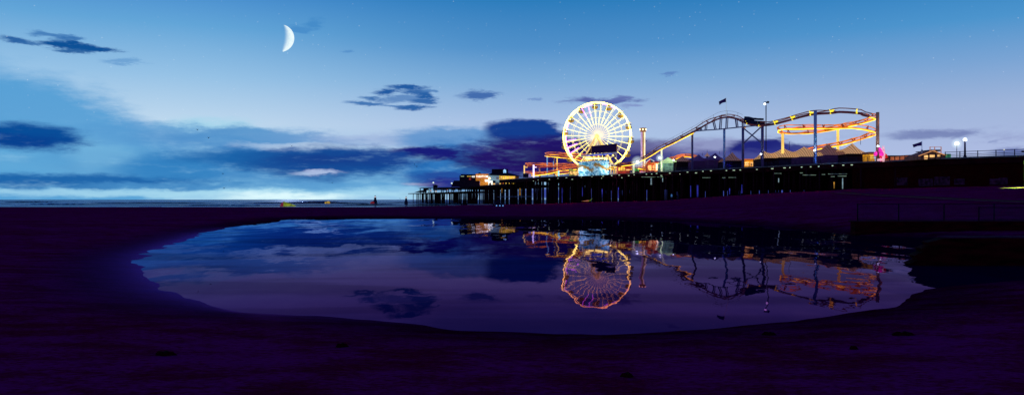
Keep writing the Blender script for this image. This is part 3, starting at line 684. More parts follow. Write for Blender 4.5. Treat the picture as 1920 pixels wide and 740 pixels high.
# mural wall
def mural():
    m,nt=_nt('sea_serpent_wave_mural'); N=nt.nodes; L=nt.links
    out=N.new('ShaderNodeOutputMaterial'); b=N.new('ShaderNodeBsdfPrincipled'); L.new(b.outputs[0],out.inputs[0])
    tc=N.new('ShaderNodeTexCoord'); sp=N.new('ShaderNodeSeparateXYZ'); L.new(tc.outputs['Generated'],sp.inputs[0])
    no=N.new('ShaderNodeTexNoise'); no.inputs['Scale'].default_value=.8; no.inputs['Detail'].default_value=6; no.inputs['Distortion'].default_value=2; L.new(tc.outputs['Object'],no.inputs[0])
    r=N.new('ShaderNodeValToRGB'); L.new(no.outputs[0],r.inputs[0]); e=r.color_ramp.elements
    e[0].position=.36; e[0].color=(*s2l((10,95,150)),1); e[1].position=.56; e[1].color=(*s2l((225,250,255)),1); x=e.new(.46); x.color=(*s2l((110,200,225)),1)
    # winding golden band
    def M(op,*a):
        n=N.new('ShaderNodeMath'); n.operation=op
        for i,v in enumerate(a):
            if isinstance(v,(int,float)): n.inputs[i].default_value=v
            else: L.new(v,n.inputs[i])
        return n.outputs[0]
    s=M('MULTIPLY_ADD',M('SINE',M('MULTIPLY_ADD',sp.outputs[0],4.4,.8)),.13,.55)
    s=M('ADD',s,M('MULTIPLY',M('SUBTRACT',no.outputs[0],.5),.5))
    d=M('ABSOLUTE',M('SUBTRACT',sp.outputs[2],s))
    g=N.new('ShaderNodeMapRange'); g.interpolation_type='SMOOTHSTEP'; g.inputs[1].default_value=.06; g.inputs[2].default_value=.12; g.inputs[3].default_value=1; g.inputs[4].default_value=0; L.new(d,g.inputs[0])
    mx=N.new('ShaderNodeMix'); mx.data_type='RGBA'; L.new(g.outputs[0],mx.inputs[0]); L.new(r.outputs[0],mx.inputs[6]); mx.inputs[7].default_value=(*s2l((185,130,50)),1)
    L.new(mx.outputs[2],b.inputs['Base Color']); L.new(mx.outputs[2],b.inputs['Emission Color']); b.inputs['Emission Strength'].default_value=.02
    return m
t=thing('mural_wall','blue and white wave mural with a winding golden band, below the sign panel','mural wall',tuple(P(1114,329,266)))
MM=mural()
for (x0,x1,a0,a1,c0,c1,bow) in ((1085,1113,303.5,330.5,301.6,329,0),(1113,1142.5,301.6,329,299.5,327.3,0)):
    b=MB(); b.hexa(face_box(x0,x1,a0,a1,c0,c1,264,.5)); b.build('mural_panel',MM,t)
lamp('mural_floodlight',P(1090,319,262.0),(225,248,255),330,.3); lamp('mural_floodlight',P(1138,315,262.0),(225,248,255),380,.3)
t=thing('stair_ramp','pale steel stair ramp descending from the mural wall','stairs',tuple(P(1160,326,262)))
mm=surf('pale_stair_steel',(.6,.55,.45),.5,em=(235,220,190),estr=.6,evar=.6,scale=.8)
b=MB(); b.bar(P(1144,305.5,262),P(1184,325,262),.35,.5); b.bar(P(1144,308.5,264),P(1184,326,264),.3,.3); b.build('stringer',mm,t)
for px,py in ((1145,306),(1152,310),(1161,314)):
    b=MB(); b.bar(P(px,326.5,262.2),P(px,py,262.2),.14); b.build('post',mm,t)
b=MB()
for k in range(9): q=P(1146+k*4.2,304.5+k*2.08,262); b.bar(q,q+Vector((0,0,1.0)),.08)
b.bar(P(1146,299.5,262),P(1181,317,262),.08); b.build('handrail',surf('dark_handrail',(.2,.15,.12),.5,em=(110,85,70),estr=.4),t)
# ------------------------------------------------------------------ coaster
def smoothpath(pts,step=.8): return spline([P(*p) for p in pts],step)
def track(root,path,mr,ms,mu,g=.6,rr=.12,rs=.22,drop=.62,tie=None,every=4,maxtie=99):
    L_=[];R_=[];S_=[];U_=[]; n=len(path); fr=[]
    for i in range(n):
        t=(path[min(i+1,n-1)]-path[max(i-1,0)]).normalized()
        # bank into turns
        k=Vector((0,0,0))
        if 2<i<n-3: k=(path[i+3]-2*path[i]+path[i-3])
        k.z=0; upv=(Vector((0,0,1))+k*1.1 if k.length<.9 else Vector((0,0,1))+k.normalized()*1.0)
        s=t.cross(upv).normalized(); u=s.cross(t).normalized(); fr.append((t,s,u))
        L_.append(path[i]-s*g); R_.append(path[i]+s*g); S_.append(path[i]-u*drop); U_.append(path[i]-u*(drop+.02)-u*rs)
    MB().sweep(L_,rr,6).build('rail',mr,root,True); MB().sweep(R_,rr,6).build('rail',mr,root,True)
    MB().sweep(S_,rs,7).build('spine',ms,root,True)
    if mu: MB().sweep(U_,.11,5).build('light_strip',mu,root,True)
    c=0
    if tie:
        for i in range(2,n-1,every):
            if c>=maxtie: break
            b=MB(); b.bar(L_[i]*1.0+(L_[i]-S_[i])*.15,S_[i]-(L_[i]-S_[i])*.2,.2); b.bar(R_[i]+(R_[i]-S_[i])*.15,S_[i],.2); b.bar(L_[i],R_[i],.14); (b.bar(L_[i]+(L_[i]-S_[i])*.3,S_[i]-(L_[i]-S_[i])*.3,.34) if tie is M_tieY else None); b.build('crosstie',tie,root); c+=1
    return fr
coaster=thing('roller_coaster','tall steel roller coaster with lift hill and banked orange helix above the tents','roller coaster',tuple(fp(1400,1)))
liftp=[(1128,308,268),(1152,308.3,262),(1171,306,257),(1190,302,253),(1215,289.5,247.5),(1240,275.5,240),(1268,260.5,234),(1296,246,228),(1322.7,231,222.5),(1344.5,219.2,219.5),(1362,216,217),(1378.6,218.6,214),(1398,226,209.5),(1414,230.3,206.5),(1430,231,203),(1454,227.3,199),(1480,220.3,195),(1503,214,191.5),(1528,209.3,188),(1559,206.9,184.5),(1583,206.8,182),(1612,209.5,181),(1629,213,182.5)]
turnp=[(1629,213,182.5),(1637,216,186),(1638.5,218,190),(1629.5,221.3,194),(1612,226.5,198),(1588,232,202),(1571,236.5,204),(1547,241.2,206),(1515,245,207.5),(1485,246.6,208),(1467,245,206),(1461.5,242,202),(1466,239.5,198),(1480,237.5,195.5),(1515,235.2,192),(1551.6,234.6,189),(1588,235.5,186),(1615,238.5,184.5),(1632,242.5,185),(1638.5,246.5,188),(1634,249,192),(1622,253,196),(1600,260,200),(1576,266.5,204),(1539.5,273,210),(1510,280,215),(1485,287,219),(1462,294,222)]
lp=smoothpath(liftp); tp=smoothpath(turnp)
lim=[i for i,p in enumerate(lp) if 960+F*p.x/p.y>1392][0]
lampart=[i for i,p in enumerate(lp) if 960+F*p.x/p.y>1296][0]
def sub(a,i,j): return a[i:j+1]
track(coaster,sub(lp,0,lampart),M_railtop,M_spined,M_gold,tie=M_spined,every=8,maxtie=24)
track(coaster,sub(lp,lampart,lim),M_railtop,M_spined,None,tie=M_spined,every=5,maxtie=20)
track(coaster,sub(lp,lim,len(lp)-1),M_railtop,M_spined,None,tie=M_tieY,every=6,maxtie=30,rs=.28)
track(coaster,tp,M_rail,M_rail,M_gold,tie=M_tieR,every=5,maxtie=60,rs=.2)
# handrail wires along the lift
b=MB()
pts=[p+Vector((0,-.9,1.05)) for p in lp[:lim]]; b.sweep(pts,.025,4)
for i in range(0,lim,5): b.bar(lp[i]+Vector((0,-.9,0)),lp[i]+Vector((0,-.9,1.05)),.05)
b.build('walkway_rail',surf('walkway_rail',(.05,.02,.03),.5,em=(80,40,25),estr=.3),coaster)
# truss under the crest
mt=surf('truss_steel',(.07,.08,.2),.5,em=(30,24,70),estr=.35,var=.3)
bc=smoothpath([(1298,246.5,227.6),(1322,244.3,222.5),(1349,242.4,218.6),(1372,240,214.8),(1392,238,210.8),(1432,234.2,203)],1.5)
MB().sweep(bc,.16,6).build('lower_chord',mt,coaster,True)
def at_px(path,px): return min(path,key=lambda p:abs(960+F*p.x/p.y-px))
for i,px in enumerate((1311,1323,1336.5,1350,1364,1378,1392)):
    a=at_px(lp,px); c=at_px(bc,px); b=MB(); b.bar(c,a-Vector((0,0,.5)),.26); b.bar(c+Vector((.5,.3,0)),a+Vector((.5,.3,-.5)),.2); b.build('truss_post',mt,coaster)
def column(px,pyt,D,r,mat,base=DK,arm=None):
    a=P(px,pyt,D); b=MB(); b.cyl((a.x,a.y,base),(a.x,a.y,a.z),r,12)
    o=b.build('support_column',mat,coaster,True)
    if arm:
        b=MB(); b.bar(a-Vector((arm[0],0,.1)),a+Vector((arm[1],0,-.1)),.28,.3); b.build('column_head',surf('column_head',(.5,.35,.2),.5,em=(210,150,90),estr=.6),coaster)
    return a
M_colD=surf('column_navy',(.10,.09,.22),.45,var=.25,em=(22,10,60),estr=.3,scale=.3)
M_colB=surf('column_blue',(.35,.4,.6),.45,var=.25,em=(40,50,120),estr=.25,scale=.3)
M_colY=surf('column_amber',(.7,.6,.35),.45,var=.2,em=(255,205,80),estr=1.0,scale=.3,evar=.3)  # emission paints floodlight onto the bright columns
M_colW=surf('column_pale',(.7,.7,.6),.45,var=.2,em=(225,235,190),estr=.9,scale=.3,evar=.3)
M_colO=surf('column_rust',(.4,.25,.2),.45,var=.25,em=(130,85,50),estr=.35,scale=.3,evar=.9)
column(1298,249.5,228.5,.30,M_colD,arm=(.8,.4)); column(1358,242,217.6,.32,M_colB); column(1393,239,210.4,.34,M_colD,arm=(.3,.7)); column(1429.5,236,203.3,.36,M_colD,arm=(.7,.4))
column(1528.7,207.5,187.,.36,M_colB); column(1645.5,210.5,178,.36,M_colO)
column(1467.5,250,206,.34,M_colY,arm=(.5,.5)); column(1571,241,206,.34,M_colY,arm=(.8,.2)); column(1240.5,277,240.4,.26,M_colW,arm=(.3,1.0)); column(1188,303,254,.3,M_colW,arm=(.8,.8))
for (y0,x1) in ((218.3,1630),(250,1630)):
    b=MB(); b.bar(P(1645,y0,178.4),P(x1,y0+1.5,185),.2,.24); b.build('column_bracket',surf('bracket_pale',(.6,.5,.5),.5,em=(220,190,190),estr=.6),coaster)
b=MB(); d=.2
A=P(1394.5,241,210);B_=P(1428,268,203.6);C_=P(1394.5,268,210);D_=P(1428,237,203.6)
b.bar(A,B_,.24); b.bar(C_,D_,.24); b.build('cross_brace',M_colD,coaster)
lamp('column_uplight',P(1528.7,302,187)+Vector((-.3,-1.6,0)),(40,130,255),60,.15)
lamp('column_uplight',P(1358,310,217)+Vector((.5,-1.8,0)),(60,60,255),70,.15)
lamp('column_uplight',P(1358,255,217)+Vector((.5,-1.6,0)),(80,210,230),30,.15)
lamp('column_uplight',P(1528.7,262,187)+Vector((0,-1.7,0)),(40,200,220),26,.15)
lamp('column_uplight',P(1645.5,226,178)+Vector((.9,-1.4,0)),(255,180,100),40,.15)
lamp('helix_lamp',P(1636,247,187),(255,150,190),40,.2)
lamp('helix_lamp',P(1571,250,212),(255,205,110),300,.4)
lamp('helix_lamp',P(1467,256,214),(255,205,110),250,.4)
lamp('helix_lamp',P(1520,250,213),(255,205,110),250,.4)
lamp('helix_lamp',P(1610,250,204),(255,190,110),220,.4)
# train
def car(pxa,pxb,label,tall):
    A=at_px(lp,pxa); B_=at_px(lp,pxb); t=(B_-A).normalized(); s=t.cross(Vector((0,0,1))).normalized(); u=s.cross(t)
    r=thing('coaster_car',label,'coaster car',tuple(A)); c=(A+B_)/2; hl=(B_-A).length/2*.94
    def bx(l0,l1,w,h0,h1,name,m):
        q=[c+t*l+s*w_+u*h for h in (h0,h1) for (l,w_) in ((l0,-w),(l1,-w),(l1,w),(l0,w))]; MB().hexa(q).build(name,m,r)
    bx(-hl,hl,.75,-.35,.55,'body',M_darksteel)
    if tall: bx(-hl*.9,hl*.9,.8,.55,1.1,'hood',M_darksteel)
    else:
        for k in (-.5,.35): bx(hl*k,hl*(k+.18),.6,.75,1.25,'seat_back',M_darksteel)
    for k in (-.6,.6):
        b=MB(); w=c+t*hl*k; b.cyl(w-s*.8+u*.12,w+s*.8+u*.12,.16,8); b.build('wheel',M_blk,r)
car(1399,1410,'tall dark lead car stopped just past the coaster crest',True)
car(1411,1421,'low dark coaster car right behind the tall lead car',False)
car(1422,1432,'low dark coaster car farthest from the crest, over the cross braced columns',False)
# helix at the sea end
helix=thing('helix_coaster_track','tangle of red orange coaster loops on thin columns left of the ferris wheel','coaster track',tuple(fp(1030,8)))
for pts in ([(1128,306,296),(1112,302,297),(1093,298,299),(1075,294.5,301),(1055,292,304),(1036,291,308),(1025,289.5,314),(1027,288,320),(1040,287.3,325),(1065,287.5,329),(1095,289.5,332),(1125,292,334)],
            [(1130,309,292),(1100,310.5,298),(1070,310.5,302),(1035,310.3,305),(1005,310.5,309),(989,309.3,314),(988,307.6,319),(1003,306.8,324),(1030,306.5,328),(1065,306.8,331),(1100,308,334)],
            [(1125,312,290),(1095,312.8,295),(1070,314,299),(1050,316.5,302),(1030,321.5,304),(1008,325.2,307),(991,325.8,311),(987,324.2,316),(998,323,320),(1025,323,324),(1055,322,327),(1075,319,329),(1100,316,331)]):
    pp=smoothpath(pts,1.)
    track(helix,pp,M_rail,M_spine,M_gold if pts[0][1]!=309 else None,tie=M_tieR,every=7,maxtie=22,rs=.2,rr=.11)
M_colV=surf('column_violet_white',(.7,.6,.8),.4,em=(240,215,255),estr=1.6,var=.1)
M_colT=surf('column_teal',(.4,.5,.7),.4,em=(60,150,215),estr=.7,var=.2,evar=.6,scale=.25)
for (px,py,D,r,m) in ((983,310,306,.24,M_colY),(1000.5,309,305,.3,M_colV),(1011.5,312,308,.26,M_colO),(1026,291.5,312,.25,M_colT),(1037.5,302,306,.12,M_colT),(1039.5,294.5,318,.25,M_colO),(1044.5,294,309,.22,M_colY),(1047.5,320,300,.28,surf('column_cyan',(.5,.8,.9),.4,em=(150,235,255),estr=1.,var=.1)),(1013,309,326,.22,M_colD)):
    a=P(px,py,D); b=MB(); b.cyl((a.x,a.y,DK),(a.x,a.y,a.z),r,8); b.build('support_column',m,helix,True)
for (x0,x1,y,m) in ((983,989,313.5,M_colY),(1000,1006,313.5,M_colV)):
    b=MB(); b.bar(P(x0,y,306),P(x1,y,307),.2,.24); b.build('column_bracket',m,helix)
for (x,y,c,w) in ((1002,318,(210,160,255),160),(1047,324,(120,220,255),60),(1075,300,(255,150,60),300),(1060,322,(255,150,80),120)):
    lamp('helix_floodlight',P(x,y,302),c,w,.3)
# low hump behind the tents
hump=thing('low_coaster_hump','low orange coaster hump rising behind the green and dark tents','coaster track',tuple(fp(1275,20)))
hp=smoothpath([(1196,311,262),(1215,313,262),(1232,309,262),(1245,303,262),(1259.5,296,261),(1272,291.5,260),(1286,289,259),(1300,290.5,258),(1312,295,257),(1325,302,256)],1.)
track(hump,hp,M_rail,M_rail,M_gold,tie=M_tieR,every=4,maxtie=40,rs=.25,rr=.13)
for px in (1245,1265,1300): 
    a=at_px(hp,px); MB().cyl((a.x,a.y,DK),a-Vector((0,0,.6)),.25,8).build('support_column',M_colO,hump,True)
dip=thing('coaster_dip_track','orange coaster track dipping low between the ferris wheel and drop tower','coaster track',tuple(fp(1180,12)))
dpth=smoothpath([(1142,311,285),(1155,313,283),(1168,308,281),(1178,311,280),(1190,316,279),(1205,317.5,277),(1222,315,275),(1236,311,273)],1.)
track(dip,dpth,M_rail,M_spine,M_gold,tie=M_tieR,every=5,maxtie=30,rr=.12)
# ------------------------------------------------------------------ drop tower
t=thing('drop_tower','slender drop tower lit amber and violet with a bright crown','drop tower',tuple(P(1206,320,272)))
for (x0,x1,m) in ((1202.3,1204.6,surf('tower_violet',(.5,.35,.6),.5,em=(190,150,190),estr=.85,var=.2,evar=.4,scale=.4)),(1204.6,1207.4,surf('tower_amber',(.6,.45,.15),.5,em=(175,120,50),estr=.85,var=.2,evar=.6,scale=.5)),(1207.4,1210.0,surf('tower_cream',(.7,.6,.5),.5,em=(255,225,170),estr=1.3,var=.2,evar=.3,scale=.4))):
    a=P(x0,0,272).x; c=P(x1,0,272).x; b=MB(); b.box(a,c-.01,272,272.9,DK,P(0,245,272).z); b.build('shaft',m,t)
cx=P(1206.2,0,272).x; zt=P(0,246,272).z
b=MB(); b.lathe((cx,272.5,zt),[(.75,-.3),(1.05,0),(1.1,.9),(.95,1.15)],10); b.build('crown',surf('tower_crown',(.4,.25,.15),.5,em=(150,100,60),estr=.6),t)
for k in range(6):
    a=k*math.pi/3+.3; b=MB(); b.ball((cx+math.cos(a)*1.1,272.5+math.sin(a)*1.1,zt+.55),.24,8,6); b.build('bulb',M_warm,t)
b=MB(); b.lathe((cx,272.5,DK),[(2.9,0),(2.9,.35),(2.2,.5),(2.2,.9)],16); b.build('base',surf('ride_base',(.5,.2,.3),.5,em=(255,190,215),estr=1.1,evar=.6),t)
b=MB(); b.lathe((cx,272.5,DK+1.2),[(1.9,0),(2.0,.5),(1.2,.7)],12); b.build('seat_ring',surf('seat_ring',(.4,.05,.06),.5,em=(130,25,30),estr=.6),t)
lamp('tower_light',(cx,269,DK+2.2),(255,190,210),150,.3)
# ------------------------------------------------------------------ stalls on the deck
def stall(x0,x1,py0,D,label,mroof,mface,mopen,awn=None,depth=4,opens=2):
    a=P(x0,py0,D); c=P(x1,py0,D); z1=a.z
    t=thing('fairground_stall',label,'stall',((a.x+c.x)/2,D,DK))
    w=c.x-a.x
    MB().box(a.x,c.x,D+.3,D+depth,DK,z1).build('wall',mface,t)
    MB().hexa([(a.x-.3,D-.2,z1),(c.x+.3,D-.2,z1),(c.x+.3,D+depth+.2,z1),(a.x-.3,D+depth+.2,z1),(a.x-.1,D+.6,z1+.5),(c.x+.1,D+.6,z1+.5),(c.x+.1,D+depth,z1+.5),(a.x-.1,D+depth,z1+.5)]).build('roof',mroof,t)
    for i in range(opens):
        u0=a.x+w*(i+.12)/opens; u1=a.x+w*(i+.88)/opens
        MB().box(u0,u1,D+.22,D+.29,DK+.9,z1-.35).build('opening',mopen,t)
    MB().box(a.x,c.x,D-.1,D+.25,DK,DK+.85).build('counter',mface,t)
    return t
R1=surf('stall_red',(.4,.06,.05),.6,em=(150,35,22),estr=.6,evar=.6); R2=surf('stall_brown',(.15,.07,.05),.6,em=(70,35,22),estr=.5,evar=.6)
G1=surf('stall_green',(.05,.4,.15),.6,em=(70,190,90),estr=.8); 
stall(1159,1173,311.5,258,'small stall with yellow and pink lit openings beside the stair ramp',R2,R1,M_yell,opens=3)
stall(1173,1182,315,258,'low red stall with one glowing opening, left of the lamp column',R1,R1,M_room,opens=1)
stall(1188,1199,314,262,'narrow dark red booth with green side light by the tower',R1,R2,G1,opens=2)
stall(1214,1232,307.5,258,'orange lit stall with a wide bright opening right of the drop tower',M_rail,R1,M_room,opens=2)
stall(1229,1238.5,305,256,'tallest orange stall with a white hot glowing front, behind the pale column',R1,surf('stall_orange',(.6,.3,.12),.6,em=(250,150,90),estr=.8,evar=.4),surf('white_hot_front',(.9,.8,.6),.6,em=(255,240,190),estr=1.6),opens=1)
stall(1396,1416.5,301,222,'golden lit snack kiosk between the cross braced columns',surf('kiosk_roof',(.4,.15,.03),.6,em=(210,110,20),estr=.7),surf('kiosk_wall',(.5,.3,.05),.6,em=(225,150,25),estr=.7,evar=.5),M_room,opens=2)
stall(1657,1668,288,186,'small amber lit booth beside the last coaster column',R2,M_yell,M_room,opens=1) if False else None
stall(1632,1640,288.5,184,'narrow amber lit booth between the last tent and the tall end column',R2,surf('kiosk_wall',(.5,.3,.05),.6),M_yell,opens=1)
stall(1068,1080,319,298,'small green framed booth left of the mural wall',surf('olive_roof',(.3,.35,.1),.6,em=(150,160,70),estr=.6),surf('olive_wall',(.25,.3,.1),.6,em=(110,120,60),estr=.6,evar=.5),M_room,opens=2)
for (x,y,D,c,w) in ((1168,316,256,(255,200,110),60),(1224,314,256,(255,170,90),140),(1234,312,254,(255,220,160),120),(1406,305,219,(255,190,80),120)):
    lamp('stall_light',P(x,y,D-.8),c,w,.3)
t=thing('shelter','dark steel shelter at the sea end of the red loops','shelter',tuple(P(990,330,300)))
b=MB(); b.box(P(981,0,302).x,P(991,0,302).x,302,306,DK,DK+1.4); b.build('body',M_blk,t)
b=MB(); b.box(P(991,0,302).x,P(996,0,302).x,301.8,303,DK,DK+1.3); b.build('lit_side',surf('violet_panel',(.4,.35,.5),.6,em=(150,130,190),estr=.6,evar=.5),t)
# coloured ride roof
t=thing('ride_pyramid_roof','small pyramid ride roof with red and dark panels and pale edges','ride roof',tuple(P(1219,320,268)))
ap=P(1219.5,298,266); e=[P(1209,307,263),P(1230,305.5,263),P(1231,304.5,270),P(1209,305,270)]
b=MB(); b.tri(e[0],(e[0]+e[1])/2,ap); b.build('red_panel',surf('red_canvas',(.5,.03,.03),.6,em=(200,30,30),estr=.8),t)
b=MB(); b.tri((e[0]+e[1])/2,e[1],ap); b.tri(e[1],e[2],ap); b.tri(e[2],e[3],ap); b.tri(e[3],e[0],ap); b.build('dark_panel',surf('dark_canvas',(.05,.08,.1),.6,em=(40,60,70),estr=.5),t)
b=MB(); 
for q in e: b.bar(q,ap,.14)
b.bar(e[0],e[1],.3,.4); b.build('edge_lights',surf('pale_edge',(.7,.7,.7),.5,em=(215,225,215),estr=.8,evar=.6),t)
for q in e: MB().bar((q.x,q.y,DK),q,.14).build('post',M_steel,t)
# ------------------------------------------------------------------ tents
def tent(px0,px1,pkx,pky,eave,D,label,mat,mwall,vl=None,vr=None,depth=9,stripes=0,pole=0,group=None,door=None):
    """membrane roof drawn up to one peak above four eave corners"""
    a=P(px0,eave,D); c=P(px1,eave,D); pk=P(pkx,pky,D+depth/2); z0=a.z; nx=28; ny=12
    zl=P(px0,vl,D+depth/2).z if vl else z0; zr=P(px1,vr,D+depth/2).z if vr else z0
    t=thing('tent',label,'tent',((a.x+c.x)/2,D+depth/2,DK),group)
    b=MB(); fx=(pk.x-a.x*(D+depth/2)/D)
    kx=(pkx-px0)/(px1-px0)
    for j in range(ny+1):
        v=j/ny; y=D+depth*v
        for i in range(nx+1):
            u=i/nx; x=(a.x+(c.x-a.x)*u)*(1+ (y-D)/D*0)
            du=abs(u-kx)/(kx if u<kx else 1-kx); dv=abs(v-.5)*2
            r=max(du,dv)*.5+.5*min(1,math.hypot(du,dv))
            edge=zl+(zr-zl)*u; ridge=z0+(edge-z0)*(1-dv**2)
            z=ridge+(pk.z-edge)*(1-du)**1.4*(1-dv)**1.15
            b.v.append((x,y,z))
    for j in range(ny):
        for i in range(nx):
            q=j*(nx+1)+i; b.f.append((q,q+1,q+nx+2,q+nx+1))
    b.build('canopy',mat,t,True)
    MB().box(a.x+.05,c.x-.05,D+.08,D+.16,DK,z0+.02).build('side_wall',mwall,t)
    MB().box(a.x+.05,c.x-.05,D+depth-.2,D+depth-.1,DK,z0+.02).build('side_wall',mwall,t)
    for x in (a.x+.1,c.x-.1): MB().box(x-.04,x+.04,D+.2,D+depth-.25,DK,z0).build('side_wall',mwall,t)
    MB().bar((a.x,D,z0),(c.x,D,z0),.12).build('eave_cord',mwall,t)
    if door:
        A=P(door[0],0,D).x; B2=P(door[1],0,D).x; MB().box(A,B2,D-.02,D+.06,DK,z0-.35).build('doorway',M_blk,t)
    if pole: MB().cyl(pk-Vector((0,0,.4)),pk+Vector((0,0,pole)),.05,5).build('mast',M_darksteel,t)
    return t
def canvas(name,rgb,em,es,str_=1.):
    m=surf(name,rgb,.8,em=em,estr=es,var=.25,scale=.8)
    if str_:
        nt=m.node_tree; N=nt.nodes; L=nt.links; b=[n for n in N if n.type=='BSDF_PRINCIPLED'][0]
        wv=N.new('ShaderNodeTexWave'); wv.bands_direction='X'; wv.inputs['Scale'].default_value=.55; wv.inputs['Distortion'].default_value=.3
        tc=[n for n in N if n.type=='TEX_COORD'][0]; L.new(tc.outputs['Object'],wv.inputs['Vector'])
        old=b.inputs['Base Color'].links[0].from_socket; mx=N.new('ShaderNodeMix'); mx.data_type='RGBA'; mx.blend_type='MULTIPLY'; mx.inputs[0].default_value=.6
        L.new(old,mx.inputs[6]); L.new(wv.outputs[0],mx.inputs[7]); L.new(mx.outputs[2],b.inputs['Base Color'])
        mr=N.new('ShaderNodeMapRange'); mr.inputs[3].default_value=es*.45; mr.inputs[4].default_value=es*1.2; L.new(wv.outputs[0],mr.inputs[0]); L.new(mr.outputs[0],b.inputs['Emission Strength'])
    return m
M_tan=canvas('tan_striped_canvas',(.5,.32,.17),(198,152,106),.68)  # canvas emission paints in warm lamplight from above
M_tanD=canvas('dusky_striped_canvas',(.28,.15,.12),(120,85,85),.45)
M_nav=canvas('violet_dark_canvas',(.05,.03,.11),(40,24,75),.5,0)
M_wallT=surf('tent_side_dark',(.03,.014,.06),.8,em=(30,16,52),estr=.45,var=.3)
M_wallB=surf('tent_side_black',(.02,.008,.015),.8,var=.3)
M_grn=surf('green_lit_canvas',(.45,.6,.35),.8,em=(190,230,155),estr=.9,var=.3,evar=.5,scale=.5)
G='tan striped tents in a joined row'
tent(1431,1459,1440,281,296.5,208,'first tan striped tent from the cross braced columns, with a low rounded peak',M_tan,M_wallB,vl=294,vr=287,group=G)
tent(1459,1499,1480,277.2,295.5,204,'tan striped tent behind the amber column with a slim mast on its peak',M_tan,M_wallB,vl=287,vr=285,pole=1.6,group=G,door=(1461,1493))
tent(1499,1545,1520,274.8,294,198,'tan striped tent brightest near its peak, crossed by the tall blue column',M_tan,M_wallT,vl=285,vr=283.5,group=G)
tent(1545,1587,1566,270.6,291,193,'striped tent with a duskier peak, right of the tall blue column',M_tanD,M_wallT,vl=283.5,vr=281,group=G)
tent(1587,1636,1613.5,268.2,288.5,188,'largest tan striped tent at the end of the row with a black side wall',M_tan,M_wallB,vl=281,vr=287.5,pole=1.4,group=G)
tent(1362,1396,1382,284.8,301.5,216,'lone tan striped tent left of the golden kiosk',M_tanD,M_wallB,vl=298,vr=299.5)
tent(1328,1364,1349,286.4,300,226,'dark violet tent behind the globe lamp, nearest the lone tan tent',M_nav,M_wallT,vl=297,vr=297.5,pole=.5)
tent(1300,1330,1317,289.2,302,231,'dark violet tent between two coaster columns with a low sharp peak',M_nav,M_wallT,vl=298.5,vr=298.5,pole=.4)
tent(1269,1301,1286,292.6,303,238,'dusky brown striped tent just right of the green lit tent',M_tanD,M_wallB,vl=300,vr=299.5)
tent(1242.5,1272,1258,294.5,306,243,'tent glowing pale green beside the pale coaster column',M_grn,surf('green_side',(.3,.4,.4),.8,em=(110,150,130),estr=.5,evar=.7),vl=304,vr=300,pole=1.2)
lamp('tent_light',P(1243,312,239),(190,255,150),220,.3)
for px,py in ((1326,287),(1370,289)):
    t=thing('roof_finial','small lantern finial peeping above the dark tents, '+('left' if px<1340 else 'right')+' one of two','finial',tuple(P(px,298,250)))
    b=MB(); a=P(px,py+6,250); b.lathe(a,[(.9,0),(.75,.25),(.2,.8),(.05,1.2)],8); b.build('cap',surf('finial_cap',(.3,.2,.15),.6,em=(160,120,110),estr=.5),t)
    MB().cyl(a,(a.x,a.y,DK),.3,8).build('shaft',M_blk,t); MB().cyl(a+Vector((0,0,1)),a+Vector((0,0,2)),.05,5).build('spike',M_darksteel,t)
# ------------------------------------------------------------------ street lamps
def street_lamp(px,py,D,label,group=None,r=.24,base=DK,w=40,mat=None,halo=0,pole=.09,c=(225,245,255)):
    a=P(px,py,D); t=thing('street_lamp',label,'lamp',(a.x,a.y,base),group)
    MB().sweep([Vector((a.x,a.y,base)),Vector((a.x,a.y,base+.5)),Vector((a.x,a.y,a.z-r*.8))],[pole*1.8,pole,pole*.8],8).build('pole',M_darksteel,t,True)
    MB().lathe((a.x,a.y,a.z-r*1.2),[(pole,0),(r*.6,.1),(r*.5,.18)],8).build('collar',M_darksteel,t)
    MB().ball(a,r,12,8).build('globe',mat or M_white,t,True)
    if halo: MB().ball(a,halo,24,16).build('halo',shell('lamp_glow_shell_%d'%px,c,1.1,3.2),t,True)  # added emissive ball paints the lamp's glow
    if w: lamp('street_light',a+Vector((0,-.7,0)),c,w,.2)
    return t
street_lamp(1340.3,294.5,222,'globe lamp standing in front of the dark violet tents')
street_lamp(1263,300,236,'globe lamp in front of the pale green lit tent')
street_lamp(1426.7,289,202,'globe lamp beside the cross braced coaster column')
street_lamp(1527,282.2,186.2,'globe lamp right in front of the tall blue coaster column')
street_lamp(1646.2,274.2,176.8,'globe lamp in front of the tall end column by the neon sculpture')
street_lamp(1809.3,262,160,'tall lamp post with a clustered white head on the shore end railing',r=.36,pole=.2,w=60)
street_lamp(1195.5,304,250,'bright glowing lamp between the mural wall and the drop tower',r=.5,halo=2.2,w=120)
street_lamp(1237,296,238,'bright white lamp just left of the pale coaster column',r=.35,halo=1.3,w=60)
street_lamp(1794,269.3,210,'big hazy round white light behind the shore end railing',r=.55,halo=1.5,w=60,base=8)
street_lamp(1882.7,281,230,'small faint distant lamp above the shore end railing',r=.22,w=0,base=6,mat=surf('faint_bulb',(.8,.8,.7),.5,em=(240,240,215),estr=1.2))
street_lamp(812.5,342.3,500,'small lamp above the roof of the sea end pavilion',r=.5,base=8,w=0,mat=surf('sea_lamp',(.8,.8,.7),.5,em=(205,225,205),estr=1.3),pole=.12)
street_lamp(847,343.5,430,'small lamp half hidden beside the dark sloping shed',r=.42,base=8.5,w=0,mat=surf('sea_lamp',(.8,.8,.7),.5),pole=.12)
t=thing('mast_light','tall dark mast with twin floodlight heads behind the coaster car','lamp mast',tuple(P(1436.3,304,214)))
MB().cyl((P(1436.3,0,214).x,214,DK),P(1436.3,192,214),.13,8).build('pole',M_darksteel,t,True)
